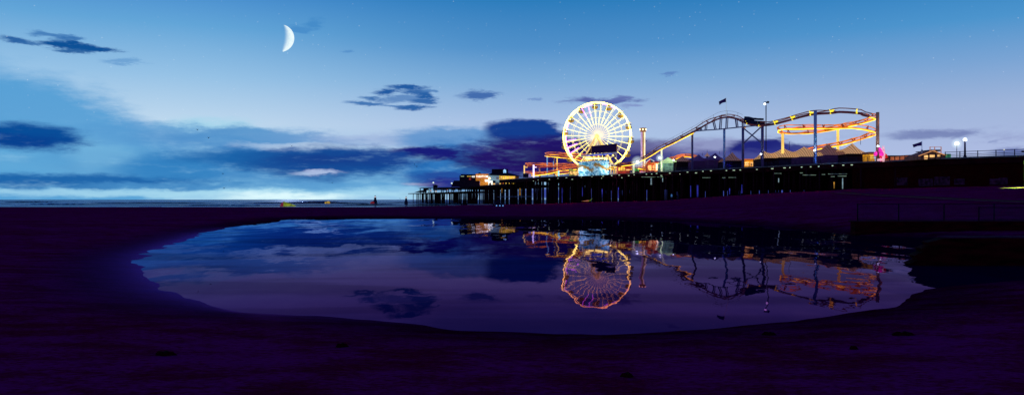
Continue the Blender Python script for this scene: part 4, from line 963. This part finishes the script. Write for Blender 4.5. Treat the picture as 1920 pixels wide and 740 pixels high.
MB().bar(P(1432,192.5,214),P(1441,191.8,214),.2,.35).build('cross_arm',M_darksteel,t); MB().bar(P(1438.5,191,213.8),P(1441.5,192.6,213.8),.4,.5).build('lamp_head',M_darksteel,t)
MB().ball(P(1434,195,213.8),.32,10,7).build('bulb',M_white,t,True)
# flags
def flag(pole_px,ytop,ybot,D,pts,label,polemat,hang=None):
    t=thing('flag',label,'flag',(P(pole_px,0,D).x,D,P(0,ybot,D).z))
    MB().cyl(P(pole_px,ybot,D),P(pole_px,ytop,D),.07 if polemat is not M_darksteel else .05,6).build('flagpole',polemat,t,True)
    n=len(pts)//2; b=MB()
    for i in range(n):
        u=pts[i]; d=pts[2*n-1-i]; w=.35*math.sin(i*1.7)
        for k in range(4): q=P(u[0]+(d[0]-u[0])*k/3,u[1]+(d[1]-u[1])*k/3,D); q.y+=w; b.v.append(tuple(q))
    for i in range(n-1):
        for k in range(3): a=i*4+k; b.f.append((a,a+1,a+5,a+4))
    b.build('cloth',surf('navy_flag_cloth',(.02,.01,.09),.8,em=(28,8,70),estr=.3),t,True)
flag(1361.7,182.8,216,217,[(1361.5,183.5),(1357,186),(1352.5,188),(1347,191),(1348.5,197.5),(1353,193.8),(1357,192.2),(1361.5,191.6)],'navy flag streaming above the coaster crest on a pale pole',surf('pale_pole',(.6,.65,.7),.5,em=(190,210,220),estr=.5))
flag(1728.6,264.8,299,166,[(1728.3,265.3),(1722,268),(1716,269.5),(1709.3,271.3),(1711.5,276.8),(1717,275),(1722,273.5),(1728.3,273)],'navy flag flying over the low stalls near the shore end',surf('thin_grey_pole',(.35,.38,.5),.5,em=(110,120,160),estr=.5))
# ------------------------------------------------------------------ neon sculpture and low shops on the shore end
t=thing('neon_sculpture','pink and red neon ride sculpture glowing right of the end column','neon sculpture',tuple(P(1652,303,176)))
NP=surf('neon_pink',(.7,.1,.4),.5,em=(235,40,170),estr=1.1,var=.2,evar=.5,scale=2); NW=surf('neon_pale',(.9,.7,.7),.5,em=(255,190,200),estr=.7,var=.1,evar=.4,scale=2); NR=surf('neon_red',(.6,.05,.03),.5,em=(190,30,15),estr=.9,var=.2,evar=.4,scale=2)
D=174.5
MB().sweep([P(1656.5,303,D),P(1656,290,D),P(1655.5,279,D)],[.22,.45,.42],8).build('tower',NW,t,True)
MB().cyl(P(1655,279,D),P(1654.6,273,D),.16,6,.05).build('spike',NW,t); MB().cyl(P(1657,279,D),P(1657.6,273,D),.16,6,.05).build('spike',NW,t)
MB().sweep([P(1649,277,D),P(1650.5,283,D-.2),P(1653,289,D-.2),P(1655.5,291.5,D-.2)],[.2,.4,.5,.3],8).build('swoop',NP,t,True)
MB().cyl(P(1649,276,D),P(1649.5,282,D),.2,6,.3).build('red_fin',NR,t)
MB().sweep([P(1657.5,287,D),P(1660,291.5,D),P(1662.5,296,D)],[.15,.42,.3],8).build('red_fin',NR,t,True)
MB().sweep([P(1652,290,D),P(1650,296,D)],[.3,.15],8).build('red_fin',NR,t,True)
for px in (1651,1653.5,1656.5): MB().cyl(P(px,302.5,D),P(px+.3,290,D),.12,6).build('leg',NP if px==1651 else NR,t)
MB().sweep([P(1640.5,292,D+3),P(1642,288,D+3),P(1643,284,D+3)],[.3,.45,.2],8).build('swoop',NP,t,True)
MB().box(P(1647,0,D).x,P(1655,0,D).x,D-.5,D+.6,DK,DK+.45).build('base',NW,t)
lamp('neon_light',P(1653,290,D-2),(255,90,160),20,.3)
t=thing('shop_row','long low shop row with rust lit boards behind dark posts','shops',tuple(P(1690,302,172)))
OB=surf('rust_lit_boards',(.4,.18,.08),.7,em=(175,90,50),estr=.6,var=.4,evar=.8,scale=.7,stretch=(.5,.5,3))
a0=fp(1656)+off*2.5; a1=fp(1726)+off*2.5
MB().wall((a0.x,a0.y),(a1.x,a1.y),DK,DK+.95,.3).build('boards',OB,t)
ax=arc_px(1656,1724,1.25)
for px in ax:
    q=fp(px)+off*2.1; MB().bar((q.x,q.y,DK),(q.x,q.y,DK+1.05),.14).build('post',M_blk,t)
q0=fp(1656)+off*2.1; q1=fp(1726)+off*2.1; MB().bar((q0.x,q0.y,DK+1.05),(q1.x,q1.y,DK+1.05),.12).build('top_rail',M_blk,t)
for (x0,x1,y0,y1,m) in ((1664,1672,292,295.8,R2),(1667,1691,293.6,295.6,M_blk),(1678,1696,294.6,296.8,R2),(1696,1708,291.8,296.8,M_blk),(1710,1726,295,297,M_blk),(1664,1726,296.5,298,M_blk)):
    D=176; A=P(x0,y1,D); B_=P(x1,y0,D); MB().box(A.x,B_.x,D,D+3,A.z,B_.z).build('roof_block',m,t)
MB().box(P(1664,0,178).x,P(1726,0,178).x,178.5,179,DK,DK+1.4).build('back_wall',M_blk,t)
t=thing('lodge','gabled wooden lodge with warm lit windows and a railed rooftop lookout','building',tuple(P(1748,298,164)))
D=163.; LB=surf('lodge_boards',(.1,.06,.05),.7,em=(60,36,30),estr=.4,var=.4,evar=.7); LE=surf('lodge_eave',(.5,.3,.15),.6,em=(225,150,85),estr=.8)
b=MB(); pr=[P(1724,299,D),P(1772,297.5,D),P(1772,290.5,D),P(1749,282.6,D),P(1724,291.5,D)]
n=len(b.v); b.v+=[tuple(q) for q in pr]+[tuple(q+Vector((0,6,0))) for q in pr]
b.f+=[(0,1,2,3,4),(9,8,7,6,5)]+[(i,(i+1)%5,(i+1)%5+5,i+5) for i in range(5)]; b.build('wall',LB,t)
MB().bar(P(1722.5,292.3,D-.3),P(1749,282.4,D-.3),.3,.12).bar(P(1749,282.4,D-.3),P(1774,291,D-.3),.3,.12).build('eave',LE,t)
for (x0,x1,y0,y1) in ((1733,1740.5,291,295.5),(1743.5,1753,290.5,294.8),(1758,1763.5,289.5,293.5),(1733,1739,297,298.6)):
    A=P(x0,y1,D-.08); B_=P(x1,y0,D-.08); MB().box(A.x,B_.x,D-.1,D-.03,A.z,B_.z).build('window',M_room,t)
for (x0,x1) in ((1729,1732),(1741,1743),(1753.5,1757.5),(1764,1768)):
    MB().bar(P(x0,284+abs(x0-1748)*.35,D-.15),P(x0,298,D-.15),.15).build('wall_post',M_blk,t)
for px in (1743.8,1752.5,1764.5): MB().bar(P(px,285 if px<1760 else 287,D+1),P(px,275,D+1),.13).build('lookout_post',surf('lookout_wood',(.4,.2,.12),.6,em=(190,120,90),estr=.6),t)
MB().bar(P(1743.8,275.5,D+1),P(1764.5,275.2,D+1),.08).build('lookout_rail',surf('lookout_wood',(.4,.2,.12),.6),t)
MB().box(P(1745,0,D+2).x,P(1764,0,D+2).x,D+2,D+5,P(0,283.3,D+2).z,P(0,280.5,D+2).z).build('lookout_floor',M_blk,t)
t=thing('pagoda_finial','small dark tiered spire left of the gabled lodge','spire',tuple(P(1728.5,298,170)))
D=170
for (y,w,h) in ((293,6.5,1.6),(288.7,6.5,1.2),(285,6.5,1.2)): 
    A=P(1728.5-w,y,D); B_=P(1728.5+w-2*(y>286),y-h,D); MB().box(A.x,B_.x,D,D+1.2,A.z,B_.z).build('tier',M_darksteel,t)
MB().box(P(1726,0,D).x,P(1731,0,D).x,D+.2,D+1,DK,P(0,284,D).z).build('shaft',M_darksteel,t)
b=MB(); ap=P(1728.6,278,D+.5); w0=P(1725.3,285,D+.1); w1=P(1732,285,D+.1); w2=P(1732,285,D+1.1); w3=P(1725.3,285,D+1.1)
b.tri(w0,w1,ap).tri(w1,w2,ap).tri(w2,w3,ap).tri(w3,w0,ap).build('spire_tip',M_darksteel,t)
tag(MB().box(P(1773,0,168).x,P(1783,0,168).x,168,170,DK,DK+.55+.6).build('green_awning',surf('green_awning',(.05,.3,.15),.7,em=(60,140,90),estr=.6,evar=.8,scale=1),None),'low green lit awning right of the gabled lodge','awning')
# ------------------------------------------------------------------ restaurant at the sea end
t=thing('seafood_restaurant','two storey restaurant with orange sign wall and pale blue front on the lower deck','restaurant',tuple(P(905,350,372)))
Zd=8.55
def pbox(x0,x1,y0,y1,D,dep,name,m,par=None,proud=0):
    A=P(x0,y1,D); B_=P(x1,y0,D); return MB().box(A.x,B_.x,D-proud,D+dep,A.z,B_.z).build(name,m,par or t)
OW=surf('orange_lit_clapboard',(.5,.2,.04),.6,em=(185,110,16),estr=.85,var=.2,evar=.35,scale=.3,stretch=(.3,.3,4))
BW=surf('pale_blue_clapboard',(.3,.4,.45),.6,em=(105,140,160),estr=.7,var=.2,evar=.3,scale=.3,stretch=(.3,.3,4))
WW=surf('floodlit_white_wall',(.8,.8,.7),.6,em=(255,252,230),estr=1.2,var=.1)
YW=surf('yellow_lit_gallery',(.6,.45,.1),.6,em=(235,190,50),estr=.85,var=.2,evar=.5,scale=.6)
DW=surf('dark_clapboard',(.02,.01,.025),.8,var=.3)
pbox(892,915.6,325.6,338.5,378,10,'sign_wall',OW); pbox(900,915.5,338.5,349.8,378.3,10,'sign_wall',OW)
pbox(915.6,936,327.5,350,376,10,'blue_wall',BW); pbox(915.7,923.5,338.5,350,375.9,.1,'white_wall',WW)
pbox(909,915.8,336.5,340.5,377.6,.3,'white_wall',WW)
pbox(861.5,892,329,350,380,12,'dark_wing',DW); pbox(864,892,326.6,329,382,10,'dark_roof',DW)
b=MB(); b.hexa([P(846,350,379),P(900,350,379),P(900,350,392),P(846,350,392),P(851,338.3,380),P(899,338.3,380),P(899,338.3,392),P(851,338.3,392)]); b.build('sloped_shed',DW,t)
pbox(936,966,327.6,337.2,374,8,'gallery',YW); pbox(966,973,330.5,335,374.5,6,'gallery_end',R2)
b=MB(); b.hexa([P(914,328.2,373),P(981,331,366),P(976,330,384),P(914,327.4,386),P(922,324,377),P(953,324,377),P(953,324,384),P(922,324,384)]); b.build('hip_roof',DW,t)
pbox(922,952.5,316.8,325,378,9,'roof_tower',surf('tower_dark',(.015,.005,.02),.8))
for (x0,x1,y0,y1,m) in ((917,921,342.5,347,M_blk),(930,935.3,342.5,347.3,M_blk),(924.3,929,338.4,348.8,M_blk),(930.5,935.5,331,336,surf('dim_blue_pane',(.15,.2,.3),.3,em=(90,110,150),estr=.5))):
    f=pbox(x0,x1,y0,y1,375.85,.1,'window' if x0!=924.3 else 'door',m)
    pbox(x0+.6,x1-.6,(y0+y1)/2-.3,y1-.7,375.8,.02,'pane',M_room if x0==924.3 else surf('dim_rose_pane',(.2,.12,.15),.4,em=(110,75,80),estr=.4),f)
for k in range(7):
    x=939+k*3.8; pbox(x,x+2.6,330.5,336.2,373.9,.06,'gallery_window',M_yell if k%2 else M_room)
pbox(864,870,330,330.8,379.9,.06,'strip_lamp',M_glint); pbox(876,883.5,330,330.9,379.9,.06,'strip_lamp',M_yell); pbox(879.5,883,333.5,337,379.9,.06,'window',R1)
# lettering
def letters(txt,px,py,hpx,D,par,m,w=None):
    cu=bpy.data.curves.new('sign_letters','FONT'); cu.body=txt; cu.extrude=.04; cu.size=hpx/F*D*1.35; cu.offset=.02
    tmp=bpy.data.objects.new('tmp',cu); col.objects.link(tmp); dg=bpy.context.evaluated_depsgraph_get(); dg.update()
    me=bpy.data.meshes.new_from_object(tmp.evaluated_get(dg)); bpy.data.objects.remove(tmp)
    xs=[v.co.x for v in me.vertices]; k=(w/F*D)/(max(xs)-min(xs)) if w else 1
    A=P(px,py,D)
    for v in me.vertices: x,y,z=v.co; v.co=(A.x+(x-min(xs))*k,A.y-z,A.z+y)
    me.materials.clear(); me.materials.append(m); o=bpy.data.objects.new('sign_letters',me); col.objects.link(o); o.parent=par; o.location=-Vector(par.location); return o
SL=surf('lit_letters',(.9,.9,.85),.5,em=(255,250,235),estr=1.3,var=.02)
letters('PABOPTOM',893.2,332.2,3.6,377.8,t,SL,21.5); letters('REEF',884.8,332.4,3.2,379.7,t,SL,6)
pbox(893.5,914.5,333.0,333.6,377.8,.08,'sign_underline',surf('sign_sub',(.5,.3,.3),.5,em=(190,130,120),estr=.7))
pbox(916,919,332.5,336,375.7,.2,'wall_lamp',M_warm)
b=MB(); c=P(946.3,321.7,377.6); rx=3.0/F*378; rz=4.6/F*378
n=len(b.v); K=18
b.v+=[(c.x+math.cos(2*math.pi*i/K)*rx*(1 if i%3 else .8),c.y,c.z+math.sin(2*math.pi*i/K)*rz*(1 if i%3 else .85)) for i in range(K)]; b.v+=[(x,y+.1,z) for x,y,z in b.v[:K]]
b.f+=[tuple(range(K))[::-1],tuple(range(K,2*K))]+[(i,(i+1)%K,(i+1)%K+K,i+K) for i in range(K)]
b.build('round_emblem',surf('emblem_glow',(.6,.8,.9),.5,em=(150,205,250),estr=1.3,var=.3,evar=.7,scale=1.5),t)
lamp('restaurant_light',P(913,339,375.5),(255,250,220),90,.3)
pbox(897,901,323.4,325.4,378.5,1,'roof_vent',DW)
# shops under the upper deck with yellow windows
t=thing('gallery_under_deck','dark arcade with yellow lit windows under the upper deck by the restaurant','arcade',tuple(P(965,350,350)))
pbox(936,1000,338.5,350,352,4,'wall',DW)
for (x0,x1,y0,y1,m) in ((936.3,939,339.5,349.5,M_yell),(940.5,941.8,342,344.6,R1),(943,944.2,342,344.6,M_rail),(947.5,951.8,342.3,345.5,M_yell),(954.3,957.2,342.5,345.3,M_yell),(960,965,343,345,M_yell),(961.5,965.3,346.2,347,M_yell),(940.3,941.6,347,349.5,M_rail),(972,974,344,345,R1),(979,980,345.3,346.7,surf('painted_blue_glow',(.06,.07,.4),.7)),(982,984,345.3,346.7,surf('painted_blue_glow',(.06,.07,.4),.7))):
    pbox(x0,x1,y0,y1,351.8,.1,'window',m)
# sea end pavilion
t=thing('pier_end_pavilion','low dark pavilion with a cupola and overhanging roofs at the sea end of the pier','pavilion',tuple(P(815,362,500)))
def pavb(x0,x1,y0,y1,D,dep,name,m=DW): return pbox(x0,x1,y0,y1,D,dep,name,m,t)
b=MB(); b.hexa([P(783,353.2,495),P(868,352,440),P(868,352,460),P(783,353.2,525),P(790,351.8,495),P(866,350.3,440),P(866,350.3,460),P(790,351.8,525)]); b.build('roof',DW,t)
b=MB(); b.hexa([P(777,360.6,500),P(800,360.6,495),P(800,360.6,520),P(777,360.6,520),P(786,357.3,500),P(800,355.8,495),P(800,355.8,520),P(786,357.3,520)]); b.build('lean_to_roof',DW,t)
pavb(812.5,819,348,351.8,490,5,'cupola'); pavb(811.3,820,347,348,489.5,6,'cupola_roof'); pavb(814,817.5,345.9,347,490.5,4,'cupola_cap')
for px in list(np.arange(787,866,3.3)):
    if int(px*7)%3: 
        D=float(np.interp(px,[783,868],[496,441])); pbox(px,px+1.6,352.5,362.5,D,.6,'post',DW,t)
for px in (795,812,829,846,858):
    D=float(np.interp(px,[783,868],[499,444])); pbox(px,px+8,352.8,356.5,D,.4,'wall_panel',DW,t); 
for (x,y,m) in ((808,357,M_room),(817.5,358.5,M_room),(838.5,355.2,M_rail),(842.5,361.5,M_rail),(803,357.5,M_glint)):
    D=float(np.interp(x,[783,868],[494,439])); pbox(x-.8,x+.8,y-.7,y+.7,D,.2,'window_light',m,t)
# ------------------------------------------------------------------ sea objects
def marker(px,py,D,w,h,label):
    c=P(px,py,D); c.z=-.1; t=thing('channel_marker',label,'buoy',tuple(c)); 
    MB().lathe(c,[(w*.5,0),(w*.5,h*.3),(w*.36,h*.42),(w*.24,h*.78)],8).build('body',M_darksteel,t)
    MB().ball(c+Vector((0,0,h*.84)),w*.14,8,6).build('light',surf('marker_light',(.9,.8,.8),.4,em=(255,225,225),estr=1.6),t,True)
    b=MB()
    for k in range(4):
        a=k*math.pi/2+.4; v=Vector((math.cos(a),math.sin(a),0)); b.cyl(c+v*w*.22+Vector((0,0,h*.77)),c+v*w*.12+Vector((0,0,h*1.02)),w*.035,4)
    b.build('light_cage',M_darksteel,t)
marker(703.5,380,440,2.1,4.3,'dark conical channel marker with a white light, with a red float behind')
marker(761.5,382,377,1.6,3.6,'dark conical channel marker standing just off the end of the pier')
t=thing('capsized_boat','upturned yellow green boat hull with a red end awash in the surf','boat',tuple(P(540,386,250)))
D=246
prof=[(524.5,385.5),(528,380.5),(531.5,377.6),(534,377.9),(541,380.4),(548,382.6),(555,385.6)]
def wedge(pr,D,dep,name,m,par):
    b=MB(); n=len(pr); top=[P(x,y,D+dep*.3) for x,y in pr]; f0=[P(x,386.8,D-.6) for x,y in pr]; bk=[P(x,y,D+dep) for x,y in pr]
    for q in bk: q.z-=.6
    b.v+=[tuple(q) for q in f0+top+bk]
    for i in range(n-1): b.f+=[(i,i+1,n+i+1,n+i),(n+i,n+i+1,2*n+i+1,2*n+i)]
    return b.build(name,m,par,True)
wedge(prof[2:],D,3,'hull_side',surf('lime_hull',(.4,.5,.03),.5,em=(165,180,30),estr=.4,evar=.6,scale=1.),t)
wedge(prof[:3],D,3,'red_end',surf('red_hull',(.4,.04,.04),.5,em=(150,40,40),estr=.4),t)
tag(wedge([(609,378.3),(612,377.6),(616,376.9),(619,378)],420,2,'float',surf('yellow_float',(.6,.4,.05),.5,em=(215,170,60),estr=.6,evar=.8,scale=1.),None),'small yellow float far out on the sea','float')
tag(wedge([(694,379.4),(697,377.4),(700,377.2),(702,379)],420,2,'float',surf('red_hull',(.4,.04,.04),.5),None),'small red float beside the dark channel marker','float')
t=thing('beach_kite','yellow and orange kite lying on the sand in front of the piles','kite',tuple(hit(1100,377)))
h=hit(1100,378); D=h.y
b=MB(); b.tri(P(1089.5,377,D),P(1104,377.5,D-.5),P(1104,374.8,D)).build('orange_sail',surf('kite_orange',(.5,.2,.02),.6,em=(200,100,20),estr=.5),t)
b=MB(); b.tri(P(1101,377.6,D-.6),P(1111.5,371.2,D),P(1104,376,D+.8)).tri(P(1101,377.6,D-.6),P(1107,376.6,D+1),P(1111.5,371.2,D)).build('green_sail',surf('kite_green',(.2,.3,.02),.6,em=(95,115,15),estr=.5),t)
# ------------------------------------------------------------------ wooden stair with people-height landing near x 935-1000
t=thing('beach_stair','dark timber stair and landing between the piles and the sand','stairs',tuple(hit(938,386)))
D=hit(938,386.5).y
b=MB(); b.bar(P(922,386.5,D),P(936,374,D),.25); b.bar(P(926,387,D+1.2),P(938,375,D+1.2),.25)
for k in range(8): q=P(923+k*1.75,385.5-k*1.55,D); b.bar(q,q+Vector((0,1.2,0)),.3,.1)
b.build('stair_flight',M_darksteel,t)
b=MB(); b.box(P(933,0,D).x,P(944,0,D).x,D-.5,D+2,P(0,386.5,D).z,P(0,381,D).z); b.build('landing',M_blk,t)
for px in (931,937.2,943): MB().ball(P(px,385.3,D-.8),.16,8,6).build('lamp',surf('blue_lamp',(.3,.5,.9),.4,em=(105,160,235),estr=.8),t)
# ------------------------------------------------------------------ people
def person(px,py,hm,label,top,face=0):
    g=hit(px,py); t=thing('person',label,'person',tuple(g))
    J={'pel':(0,0,.95),'ch':(0,0,1.3),'nk':(0,0,1.5),'hd':(0,-.02,1.62),'ht':(0,0,1.76),'hl':(-.1,0,.9),'kl':(-.14,-.04,.5),'fl':(-.16,.05,.06),'tl':(-.16,-.12,.03),'hr':(.1,0,.9),'kr':(.13,.02,.5),'fr':(.17,-.05,.06),'tr':(.18,-.2,.03),
       'sl':(-.2,0,1.42),'el':(-.28,.02,1.14),'wl':(-.26,-.1,.9),'sr':(.2,0,1.42),'er':(.28,0,1.15),'wr':(.25,-.14,.93)}
    E=[('pel','ch'),('ch','nk'),('nk','hd'),('hd','ht'),('pel','hl'),('hl','kl'),('kl','fl'),('fl','tl'),('pel','hr'),('hr','kr'),('kr','fr'),('fr','tr'),('ch','sl'),('sl','el'),('el','wl'),('ch','sr'),('sr','er'),('er','wr')]
    Rr={'pel':.15,'ch':.16,'nk':.06,'hd':.1,'ht':.07,'hl':.1,'kl':.065,'fl':.05,'tl':.04,'hr':.1,'kr':.065,'fr':.05,'tr':.04,'sl':.07,'el':.05,'wl':.035,'sr':.07,'er':.05,'wr':.035}
    k=list(J); s=hm/1.8; me=bpy.data.meshes.new('body'); me.from_pydata([tuple(c*s for c in J[q]) for q in k],[(k.index(a),k.index(b_)) for a,b_ in E],[])
    o=bpy.data.objects.new('body',me); col.objects.link(o); o.parent=t; o.rotation_euler=(0,0,face)
    me.materials.append(top)
    md=o.modifiers.new('skin','SKIN'); 
    for i,q in enumerate(k): me.skin_vertices[0].data[i].radius=(Rr[q]*s,Rr[q]*s*.8)
    me.skin_vertices[0].data[0].use_root=True
    sb_=o.modifiers.new('sub','SUBSURF'); sb_.levels=1; sb_.render_levels=1
    # shirt as its own garment over the chest
    gm=MB(); gm.lathe((g.x,g.y,g.z+.92*s),[(.19*s,0),(.2*s,.2*s),(.22*s,.42*s),(.16*s,.55*s),(.08*s,.6*s)],10); gm.build('shirt',top if label.find('pale')<0 else surf('pale_shirt',(.25,.4,.5),.8,em=(60,110,170),estr=.5),t,True)
    hb=MB(); hb.ball((g.x,g.y+.02,g.z+1.70*s),.115*s,8,6); hb.build('hair',M_blk,t,True)
PT_=surf('dark_clothing',(.03,.02,.06),.8)
person(1259,376.3,2.0,'person in a pale blue top standing on the sand before the pier',PT_,.5)
person(1271.5,375.8,1.75,'person in dark clothes standing on the sand before the pier',PT_,-.6)
# ------------------------------------------------------------------ bulkheads and fence on the right
CW=surf('night_concrete',(.04,.0004,.003),.9,var=.95,scale=1.3,bump=.05,stretch=(1,1,5))
bk=thing('culvert_wall','low dark concrete wall carrying the chain link fence beside the pond','wall',(25,45,0))
MB().box(19.2,60,45,45.6,-.8,.76).build('wall_body',CW,bk)
MB().box(19.1,60.1,44.93,45.67,.762,.82).build('coping',surf('coping',(.05,.003,.02),.9,var=.5),bk)
for i in range(3): MB().box(23+i*6,23.25+i*6,44.8,44.995,-.8,.7).build('buttress',CW,bk)
wg=thing('wing_wall','lower nearer concrete wing wall running out of the dark pond','wall',(18,24.6,0))
b=MB(); zs=[-.8,-.4,-.1,.05,.18,.3,.42,.52,.62,.70,.78,.83]; xl=[12.2,12.25,12.3,12.05,12.35,12.2,12.5,12.42,12.7,12.62,12.95,13.1]
for i in range(len(zs)-1): b.hexa([(xl[i],24.4,zs[i]),(55,24.4,zs[i]),(55,25.,zs[i]),(xl[i]+.1,25.,zs[i]),(xl[i+1],24.4,zs[i+1]-.001),(55,24.4,zs[i+1]-.001),(55,25.,zs[i+1]-.001),(xl[i+1]+.1,25.,zs[i+1]-.001)])
b.build('wall_body',CW,wg)
for x in (16.3,20.1,24.2): MB().box(x,x+.12,24.34,24.397,-.8,.8).build('joint_strip',CW,wg)
MB().box(13.25,55,24.36,25.04,.832,.87).build('coping',surf('wing_coping',(.05,.004,.035),.9,var=.9,scale=.5),wg)
fm=surf('fence_wire',(.05,.02,.09),.5,em=(10,3,22),estr=.12)
fp_=surf('fence_post_dark',(.014,.004,.016),.6)
def fence(x0,x1,y,z0,h,posts,label,pitch):
    t=thing('chain_link_fence',label,'fence',((x0+x1)/2,y,z0))
    for x in posts: MB().cyl((x,y,z0),(x,y,z0+h+.03),.035,7).build('post',fp_,t,True)
    MB().cyl((x0,y,z0+h),(x1,y,z0+h),.022,6).build('top_rail',fp_,t); MB().cyl((x0,y,z0+.05),(x1,y,z0+.05),.015,5).build('bottom_rail',fp_,t)
    b=MB(); w=.005; n=int((x1-x0+h)/pitch)
    for s in (1,-1):
        for i in range(n+1):
            xs=x0-h+i*pitch; a=Vector((xs,y,z0)); e=Vector((xs+h,y,z0+h))
            if a.x<x0: a.z+=x0-a.x; a.x=x0
            if e.x>x1: e.z-=e.x-x1; e.x=x1
            if e.x-a.x<.02: continue
            if s<0: zz=a.z; a.z=2*z0+h-a.z; e.z=2*z0+h-e.z
            b.bar(a,e,w*2)
    b.build('wire_mesh',fm,t)
X45=lambda px:(px-960)/F*45.3
fence(X45(1608),X45(2000),45.3,.82,.93,[X45(1608),X45(1685),X45(1770),X45(1864),X45(1950)],'chain link fence with four posts on top of the low concrete wall',.16)
fence(X45(1832),X45(1990),45.12,.82,.74,[X45(1832),X45(1985)],'nearer chain link gate panel at the far side of the fence run',.2)
# ------------------------------------------------------------------ path on the beach
def drape(pts,w,name,m,dz):
    pp=[]; 
    for i in range(len(pts)-1):
        for k in range(8): t=k/8; pp.append((pts[i][0]*(1-t)+pts[i+1][0]*t,pts[i][1]*(1-t)+pts[i+1][1]*t))
    W_=[hit(*p) for p in pp]; b=MB()
    for i,p in enumerate(W_):
        tt=(W_[min(i+1,len(W_)-1)]-W_[max(i-1,0)]); tt.z=0; tt.normalize(); s=Vector((-tt.y,tt.x,0))*w/2
        for q in (p-s,p,p+s): b.v.append((q.x,q.y,tz(q.x,q.y)+dz))
    for i in range(len(W_)-1):
        for k in range(2): a=i*3+k; b.f.append((a,a+1,a+4,a+3))
    struct(b.build(name,m))
drape([(1990,381),(1920,378.5),(1850,376),(1780,373),(1710,369.5),(1650,366.5),(1600,363.5),(1565,361.2)],3.0,'path',surf('path_dark',(.1,.001,.008),.9),.05)
drape([(1990,384),(1920,381.2),(1850,378.6),(1780,375.4),(1710,371.6),(1650,368.2),(1600,364.8),(1562,362)],.7,'path_edge',surf('path_edge',(.4,.006,.11),.9),.09)
# pool of lamplight on the sand beside the wall
h=hit(1905,352); sl=bpy.data.lights.new('beach_floodlight','SPOT'); sl.energy=900000; sl.color=(.013,1,.006); sl.spot_size=math.radians(72); sl.spot_blend=.8; sl.shadow_soft_size=.2
o=bpy.data.objects.new('beach_floodlight',sl); col.objects.link(o); o.location=h+Vector((1.6,0,6)); o.rotation_euler=((h+Vector((1.7,0,0)))-o.location).to_track_quat('-Z','Y').to_euler()
t=thing('floodlight_pole','dark pole floodlight aimed down at the sand by the wall','lamp',(o.location.x+.3,o.location.y+.6,h.z))
MB().cyl((o.location.x+.3,o.location.y+.6,h.z-.2),(o.location.x+.3,o.location.y+.6,DK-1.6),.1,8).build('pole',M_dark,t); MB().box(o.location.x-.3,o.location.x+.3,o.location.y+.3,o.location.y+.6,o.location.z+.1,o.location.z+.4).build('lamp_head',M_dark,t)
# ------------------------------------------------------------------ birds
for i,(px,py,s) in enumerate([(370,243.5,1),(391,258.5,1.1),(418,325.5,1.1),(420,353,1),(547,273.5,.8),(777,308,.9),(781.5,312,1),(801,336,.6),(623,342.5,.8),(1212,264.5,1.1),(750,372.3,.7),(430,338,.5)]):
    D=170; c=P(px,py,D); b=MB(); w=.34*s; f=random.uniform(-.1,.12)
    b.sweep([c+Vector((0,-.2*s,0)),c,c+Vector((0,.25*s,.02))],[.03,.1*s,.03],6)
    for k in (-1,1):
        b.quad(c+Vector((0,-.1*s,.02)),c+Vector((k*w*.55,-.05*s,.12+f)),c+Vector((k*w*.55,.12*s,.12+f)),c+Vector((0,.13*s,.02)))
        b.tri(c+Vector((k*w*.55,-.05*s,.12+f)),c+Vector((k*w*1.2,.1*s,.02+f)),c+Vector((k*w*.55,.12*s,.12+f)))
    o=b.build('bird',surf('dark_feathers',(.02,.015,.06),.8)); tag(o,'tiny dark bird gliding far off against the dusk sky','bird','birds in the dusk sky')

# ------------------------------------------------------------------ weed and driftwood on the near sand
WD=surf('dark_weed',(.03,.001,.002),.95,var=.6,scale=9)
for i,(px,py,w,lab) in enumerate([(1692,628,.42,'dark weed clump on the near sand, farthest right'),(1442,627,.30,'dark weed clump close to the middle of the near pond edge'),(310,665,.34,'low dark weed clump on the near sand at the left'),(1175,706,.20,'small dark weed clump low down in the middle foreground'),(640,650,.26,'dark weed clump below the left bend of the pond edge'),(1600,655,.16,'tiny dark weed scrap beside the largest clump')]):
    g=hit(px,py); b=MB(); n=14; w*=.5
    random.seed(40+i)
    ring=[random.uniform(.55,1.15) for _ in range(n)]
    b.v.append((g.x,g.y,g.z+.035))
    for k in range(n):
        a=2*math.pi*k/n; b.v.append((g.x+math.cos(a)*w*ring[k]*.55,g.y+math.sin(a)*w*ring[k]*.4,g.z+.03+random.uniform(-.01,.015)))
    for k in range(n):
        a=2*math.pi*k/n; b.v.append((g.x+math.cos(a)*w*ring[k],g.y+math.sin(a)*w*ring[k]*.7,g.z-.02))
    for k in range(n): j=(k+1)%n; b.f+=[(0,1+k,1+j),(1+k,1+n+k,1+n+j,1+j)]
    tag(b.build('seaweed_clump',WD),lab,'seaweed')
